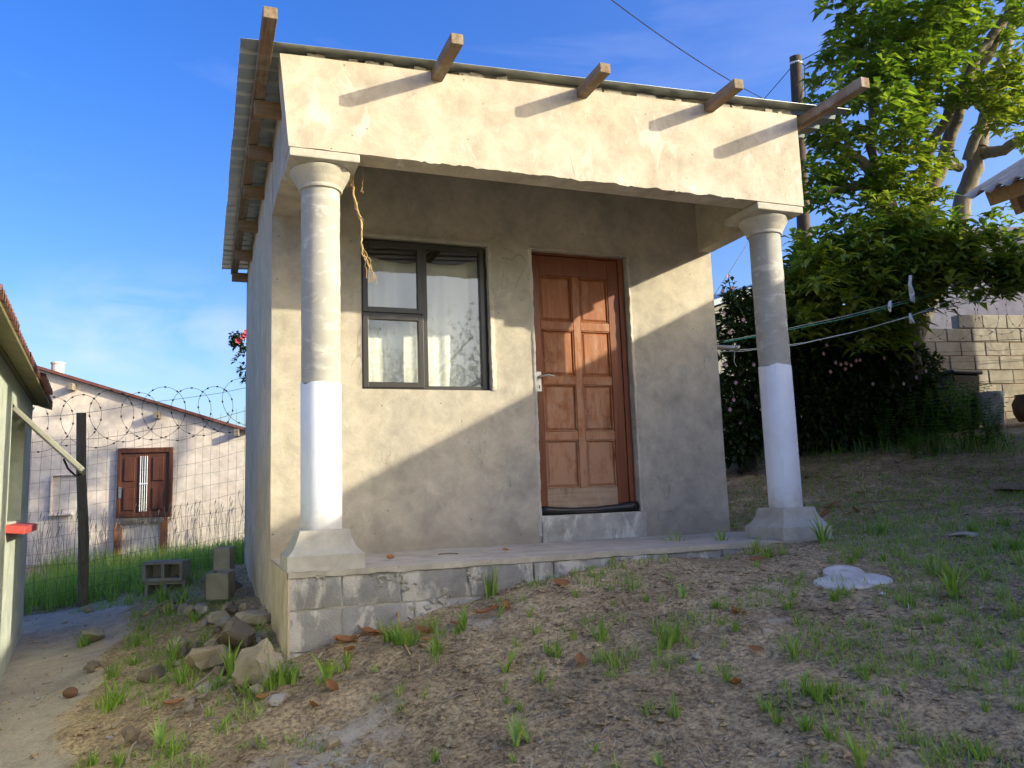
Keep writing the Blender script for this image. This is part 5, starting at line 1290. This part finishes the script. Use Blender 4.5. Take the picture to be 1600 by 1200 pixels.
for (px, py, r_, dd) in HB:
    a = P_(px, py, dd); b = V((a.x, a.y, hz(a.x, a.y))); g.tube([b, b.lerp(a,.5)+V((rg.gauss(0,.1), rg.gauss(0,.1), 0)), a], [.03,.025,.01], 5)
g.build('stems', M['bark_dark'], hedge)
FL = [(1137,432),(1128,455),(1144,450),(1140,520),(1132,570),(1148,598),(1176,570),(1285,553),(1304,567),(1312,570),(1320,568),(1336,564),(1342,563),(1319,577),(1296,581),(1328,571),(1430,590),(1380,560),(1445,580),(1145,625),(1139,640),(1192,545),(1290,540),(1362,600),(1180,620),(1155,660),(1130,490),(1160,500),(1410,600),(1427,537)]
for px, py in FL:
    p = P_(px, py, 8.75 if px < 1240 else 9.1)
    for q in range(5):
        a = q*1.256; leaf(gf, p, V((math.cos(a)*.7, -.5, math.sin(a)*.7)), V((0,-1,.1)), .036, .03, 0)
gf.build('blossom', M['petal'], hedge, kind='stuff')
g = MB(); pts = [(1165,500),(1150,470),(1140,445),(1138,432)]
g.tube([P_(px,py,8.75) for px,py in pts], .006, 4)
for px, py in [(1150,470),(1143,455),(1136,440),(1155,480),(1132,450),(1148,462),(1130,462),(1145,440)]:
    rosette(g, P_(px,py,8.75), V((0,-.2,1)), 6, .09, .04, rg, .5)
g.build('sprig', M['leaf_dark'], hedge)

# ---- weeds along the foot of the hedge, each a plant
wps = []
for k in range(4):
    g = MB(); rg = random.Random(50+k)
    for s_ in range(5):
        a = s_*1.26+rg.random(); ln = rg.uniform(.15, .45); H = rg.uniform(.7, 1.05)
        pts = [V((math.cos(a)*ln*t*t, math.sin(a)*ln*t*t, H*t)) for t in (0,.25,.5,.75,1)]
        g.tube(pts, [.012,.010,.008,.006,.003], 4, False)
        for t in np.linspace(.15, 1, 14):
            c = V((math.cos(a)*ln*t*t, math.sin(a)*ln*t*t, H*t))
            for q in range(3):
                b = rg.uniform(0, 6.28); leaf(g, c, V((math.cos(b), math.sin(b), .3)), V((0,0,1)), .26*(1.15-t*.7), .085, .5)
    mm_ = bpy.data.meshes.new('weed'); mm_.from_pydata(g.v, [], g.f); mm_.materials.append(M['weed']); wps.append(mm_)
rg = random.Random(60)
WD = [(1490,690,80),(1520,700,85),(1545,705,70),(1505,680,75),(1465,695,75),(1440,700,70),(1415,700,65),(1385,705,60),(1350,705,70),(1320,705,80),(1290,705,70),(1262,702,60),(1370,690,90),(1335,690,90),(1300,690,85),(1400,690,85),(1480,670,70),(1530,670,55),(1560,690,50),(1225,705,50),(1460,715,34),(1430,718,40),(1170,720,60),(1150,725,70),(1150,700,80),(1185,712,60)]
for i, (px, py, hpx) in enumerate(WD):
    p = gnd(px, py); dep = (p-CP).dot(FW); s_ = hpx*1.25*dep/F_PX
    o = bpy.data.objects.new('weed', wps[i % 4]); COL.objects.link(o); o.location = p; o.rotation_euler = (0, 0, rg.uniform(0, 6.28)); o.scale = (s_*.8, s_*.8, s_)
    T(o, 'leafy green weed growing at the foot of the dark hedge', 'weed', 'weeds along the hedge')
g = MB()
for i in range(1500):
    px, py = rg.uniform(1140, 1570), rg.uniform(688, 712); p = gnd(px, py) if i % 5 == 0 else p + V((rg.gauss(0,.07), rg.gauss(0,.05), 0))
    blade(g, p, rg.uniform(.06, .26), .009, rg.uniform(0, 6.28), rg.uniform(.1, .9), rg)
T(g.build('hedge_grass', M['weed'], None, kind='stuff'), 'rough dim grass along the foot of the hedge', 'grass')

# ---- block wall at the right rear, each block a part
wo0 = at(1440, 513, 11.3); wdir = (V((.933,-.36,0))*1.43+V((.36,.933,0))*.28).normalized(); wn_ = V((wdir.y, -wdir.x, 0))
if wn_.dot(CP-wo0) < 0: wn_ = -wn_
bwl = T(empty('block_wall', (wo0.x, wo0.y, 1.0)), 'tan concrete block boundary wall with an unfinished stepped top', 'wall')
def wpt(u, o, z): q = wo0+wdir*u+wn_*o; return (q.x, q.y, z)
g = MB(); g.hexa([wpt(-1.5,-.135,.6), wpt(3.4,-.135,.6), wpt(3.4,-.012,.6), wpt(-1.5,-.012,.6), wpt(-1.5,-.135,wo0.z-.006), wpt(3.4,-.135,wo0.z-.006), wpt(3.4,-.012,wo0.z-.006), wpt(-1.5,-.012,wo0.z-.006)])
g.build('mortar_joints', M['mortar_red'], bwl)
for c_ in range(9):
    z1 = wo0.z + .2 - c_*.2; z0 = z1-.19; u = -1.4 + (.2 if c_ % 2 else 0)
    while u < 3.2:
        if not (c_ == 0 and u < .52):
            g = MB(); j = random.uniform(-.006, .006)
            g.hexa([wpt(u,-.14,z0), wpt(u+.385,-.14,z0), wpt(u+.385,j,z0), wpt(u,j,z0), wpt(u,-.14,z1), wpt(u+.385,-.14,z1), wpt(u+.385,j,z1), wpt(u,j,z1)])
            g.build('concrete_block', M['block_tan'], bwl, bevel=.008)
        u += .4
razor('razor_coil', lambda t: wo0+wdir*(-.9+3.6*t)+wn_*.35+V((0,0,-.02+.22*t)), 9, .26, 'coil of razor wire in front of the tan block wall', tuple(wo0), wdir)
g = MB()
for k in range(5):
    g.tube([wo0+wdir*(-1+4*t)+wn_*.4+V((0,0,-.28-.14*k+.18*t-.05*math.sin(t*3))) for t in np.linspace(0,1,9)], .003 if k else .006, 4, False)
T(g.build('fence_strands', M['wire'], None, loc=tuple(wo0)), 'sagging wire strands strung before the tan block wall', 'wire')

# ---- other buildings behind
def farbox(name, label, pl, pr, dl, dr, zbot, depth, mat, roof=None):
    a, b = at(pl[0], pl[1], dl), at(pr[0], pr[1], dr); e = V((b.x-a.x, b.y-a.y, 0)).normalized(); n_ = V((-e.y, e.x, 0))
    if n_.dot(a-CP) < 0: n_ = -n_
    t = T(empty(name, (a.x, a.y, zbot)), label, 'house'); g = MB()
    q = [V((a.x,a.y,zbot)), V((b.x,b.y,zbot)), V((b.x,b.y,zbot))+n_*depth, V((a.x,a.y,zbot))+n_*depth]
    tp = [V((p.x,p.y,zt_)) for p, zt_ in zip(q, (a.z, b.z, b.z, a.z))]
    g.hexa(q+tp); g.build('wall', mat, t)
    g = MB(); ov = .12; tq = [tp[0]-e*ov-n_*ov, tp[1]+e*ov-n_*ov, tp[2]+e*ov+n_*ov, tp[3]-e*ov+n_*ov]
    g.hexa([p+V((0,0,.01)) for p in tq]+[p+V((0,0,.10)) for p in tq]); g.build('roof', roof, t); return t
farbox('pale_house', 'pale pinkish grey house wall rising behind the tan block wall', (1380,368), (1720,364), 15.5, 14.5, .8, 5, M['pale_wall'], M['pale_wall'])
farbox('grey_house', 'grey walled house with a bluish roof behind the hedge', (1105,486), (1222,437), 12.2, 13.4, .4, 5, M['grey_wall'], M['blue_roof'])

# ---- utility pole and cables
pa, pbm = at(1243, 88, 12.5), at(1259, 420, 12.7); dirp = (pbm-pa).normalized(); zb3 = pa+dirp*6.6
up = T(empty('utility_pole', (zb3.x, zb3.y, zb3.z)), 'dark timber utility pole rising behind the right end of the roof', 'pole')
g = MB(); g.tube([zb3, pa.lerp(zb3,.5), pa], [.12,.105,.088], 14); g.rough(.006, 6, 4); auto_smooth(g.build('pole', M['pole'], up), 50)
g = MB(); q = pa+dirp*.09; g.tube([q, q+dirp*.03], .094, 14); g.build('wire_band', M['white_cloth'], up)
g = MB(); q = pa+dirp*.10; g.tube([q+CR*.09, q+CR*.14+V((0,0,-.05)), q+CR*.11-V((0,0,.3)), q+CR*.10-V((0,0,.8))], .010, 5); g.build('hanging_cable', M['cable'], up)
def cable(pts, r, label, sag=0):
    P = [at(*p) for p in pts]; Q = []
    for a, b in zip(P[:-1], P[1:]):
        for i in range(12): t = i/12; Q.append(a.lerp(b, t)-V((0,0,sag*4*t*(1-t))))
    Q.append(P[-1]); g = MB(); g.tube(Q, r, 5); T(g.build('cable', M['cable'], None, loc=P[0]), label, 'cable')
cable([(940,-12,9),(1243,178,12.4)], 0.0065, 'black overhead cable sloping across the sky to the utility pole', .12)
cable([(1120,230,16),(1244,96,12.4)], 0.0065, 'black cable dropping from the pole top behind the roof', .05)
cable([(1244,98,12.4),(1310,60,12.0),(1420,-10,11.6)], 0.0065, 'black cable rising from the pole top into the tree crown', .02)
cable([(1250,160,12.45),(1330,95,12.2),(1450,10,12)], 0.0065, 'black cable leaving the pole below its top toward the tree', .02)
cable([(1110,470,13),(1180,360,14)], .006, 'thin cable slanting up behind the right column', .02)

# ---- clothes lines
cl = T(empty('clothes_line', at(1140, 545, 7.4)), 'four clothes lines running from a grey arm to the tree on the right', 'clothes line')
g = MB(); g.tube([at(1085,541,7.5), at(1154,544,7.2)], .022, 10); g.tube([at(1150,544,7.2), at(1156,544,7.19)], .026, 10); g.build('line_arm', M['steel'], cl, smooth=True)
def lineof(pts, mat, r=.0035):
    P = [at(*p) for p in pts]; Q = []
    for j, (a, b) in enumerate(zip(P[:-1], P[1:])):
        for i in range(8): Q.append(a.lerp(b, i/8))
    Q.append(P[-1]); g = MB(); g.tube(Q, r, 5); g.build('line', mat, cl)
lineof([(1130,535,7.4),(1190,524,7.5),(1310,500,8.0),(1420,472,8.5),(1520,440,8.9),(1620,398,9.3)], M['line_green'])
lineof([(1130,533,7.45),(1200,520,7.6),(1320,494,8.1),(1430,466,8.6),(1540,428,9.0),(1620,392,9.4)], M['line_white'], .0028)
lineof([(1140,548,7.2),(1240,540,7.5),(1330,520,7.9),(1420,495,8.3),(1520,455,8.8),(1620,412,9.2)], M['line_white'])
lineof([(1125,549,7.25),(1160,549,7.25),(1260,535,7.6),(1350,515,8.0),(1440,488,8.4),(1540,468,8.8),(1620,450,9.2)], M['line_white'])
lineof([(1148,549,7.2),(1147,565,7.2),(1151,573,7.2)], M['line_white'], .003)
def rag(pp, dep, label):
    P = [at(x, y, dep+.03*math.sin(i*2)) for i, (x, y) in enumerate(pp)]; g = MB(); n_ = len(P)//2
    g.v = [tuple(p) for p in P]; g.f = [(2*i, 2*i+1, 2*i+3, 2*i+2) for i in range(n_-1)]
    o = g.build('cloth_scrap', M['white_cloth'], None, loc=P[0]); T(o, label, 'cloth')
    sm_ = o.modifiers.new('solidify', 'SOLIDIFY'); sm_.thickness = .003
rag([(1420,430),(1425,430),(1419,445),(1424,444),(1420,460),(1429,458),(1423,470),(1430,474)], 8.45, 'white cloth scrap hanging tallest from the lines before the trunk')
rag([(1388,471),(1393,469),(1387,480),(1393,479),(1387,484),(1392,488)], 8.3, 'white cloth scrap on the green line left of the trunk')
rag([(1420,490),(1423,489),(1420,498),(1426,497),(1421,505),(1430,505)], 8.3, 'white lacy cloth scrap on the lower line before the trunk')

# ---- things in front of the block wall
c = at(1498, 700, 10.6); zt_ = at(1498, 580, 10.6).z; g = MB(); hw = .24; zg_ = zt_-.75
g.hexa([(c.x-hw*.8,c.y-hw*.8,zg_), (c.x+hw*.8,c.y-hw*.8,zg_), (c.x+hw*.8,c.y+hw*.8,zg_), (c.x-hw*.8,c.y+hw*.8,zg_), (c.x-hw,c.y-hw,zt_-.06), (c.x+hw,c.y-hw,zt_-.06), (c.x+hw,c.y+hw,zt_-.06), (c.x-hw,c.y+hw,zt_-.06)])
bn = T(empty('black_bin', (c.x, c.y, zg_)), 'black plastic bin standing in weeds before the tan block wall', 'bin')
g.build('bin_body', M['rubber'], bn, bevel=.02)
g = MB(); g.box((c.x-hw-.03, c.y-hw-.03, zt_-.055), (c.x+hw+.03, c.y+hw+.03, zt_)); g.build('bin_lid', M['rubber'], bn, bevel=.02)
c = at(1549, 636, 10.4); g = MB(); g.lathe([(.12,-.25),(.15,.10),(.155,.10),(.155,.14),(.165,.14),(.165,.19),(.15,.19),(.14,.10)], c, 20)
T(g.build('bucket', M['bucket'], None, loc=(c.x, c.y, c.z-.25), smooth=False), 'dirty white plastic bucket beside the black bin', 'bucket')
c = at(1604, 640, 10.3); g = MB(); g.lathe([(.10,-.15),(.15,-.05),(.16,.08),(.11,.17),(.12,.19),(.09,.19)], c, 20)
T(g.build('brown_pot', M['pot'], None, loc=(c.x, c.y, c.z-.15), smooth=True), 'round brown pot before the sunlit part of the block wall', 'pot')
for pp, lab in (([(1556,765),(1630,768)], 'grey weathered plank lying flat at the right edge of the yard'), ([(1600,832),(1660,836)], 'short grey plank end at the right edge')):
    a, b = gnd(*pp[0]), gnd(*pp[1]); g = MB(); d = (b-a); s_ = V((-d.y, d.x, 0)).normalized(); g.obox(a.lerp(b,.5)+V((0,0,.03)), d*.5, s_*.10, V((0,0,.018)))
    T(g.build('plank', M['plank'], None, loc=a, bevel=.003), lab, 'plank')
c = gnd(1505, 835); rock(1510, 834, 70, 10, 40, M['screed'], 'flat pale concrete scrap in the grass at the right', 301, None, 'concrete_scrap', .5)

# ---- flowering shrub behind the left side of the house
p = at(380, 560, 10.6); fs = T(empty('flowering_shrub', (p.x, p.y, -.3)), 'dark shrub with red blossoms peeping out behind the house wall', 'shrub')
g = MB(); rg = random.Random(71)
for i in range(230):
    u = V((rg.gauss(0,1), rg.gauss(0,1), rg.gauss(0,1))).normalized()*rg.random()**.4
    q = p+V((.30,.1,-.05))+V((u.x*.42, u.y*.4, u.z*.34))
    if i < 25: q = at(rg.uniform(362, 378), rg.uniform(520, 542), 10.6)
    rosette(g, q, V((u.x, u.y, u.z+.4)), 6, .085, .045, rg, .4)
g.build('foliage', M['leaf_dark'], fs, kind='stuff')
g = MB()
for px, py in ((383,523),(380,527),(385,519),(372,533)):
    for k in range(5): a = k*1.25; leaf(g, at(px, py, 10.3), V((math.cos(a), -.4, math.sin(a))), V((0,-1,0)), .05, .04, 0)
g.build('blossom', M['petal_red'], fs)
g = MB(); g.tube([V((p.x+.3,p.y+.1,-.6)), V((p.x+.3,p.y+.1,p.z))], [.05,.02], 6); g.build('stem', M['bark_dark'], fs)
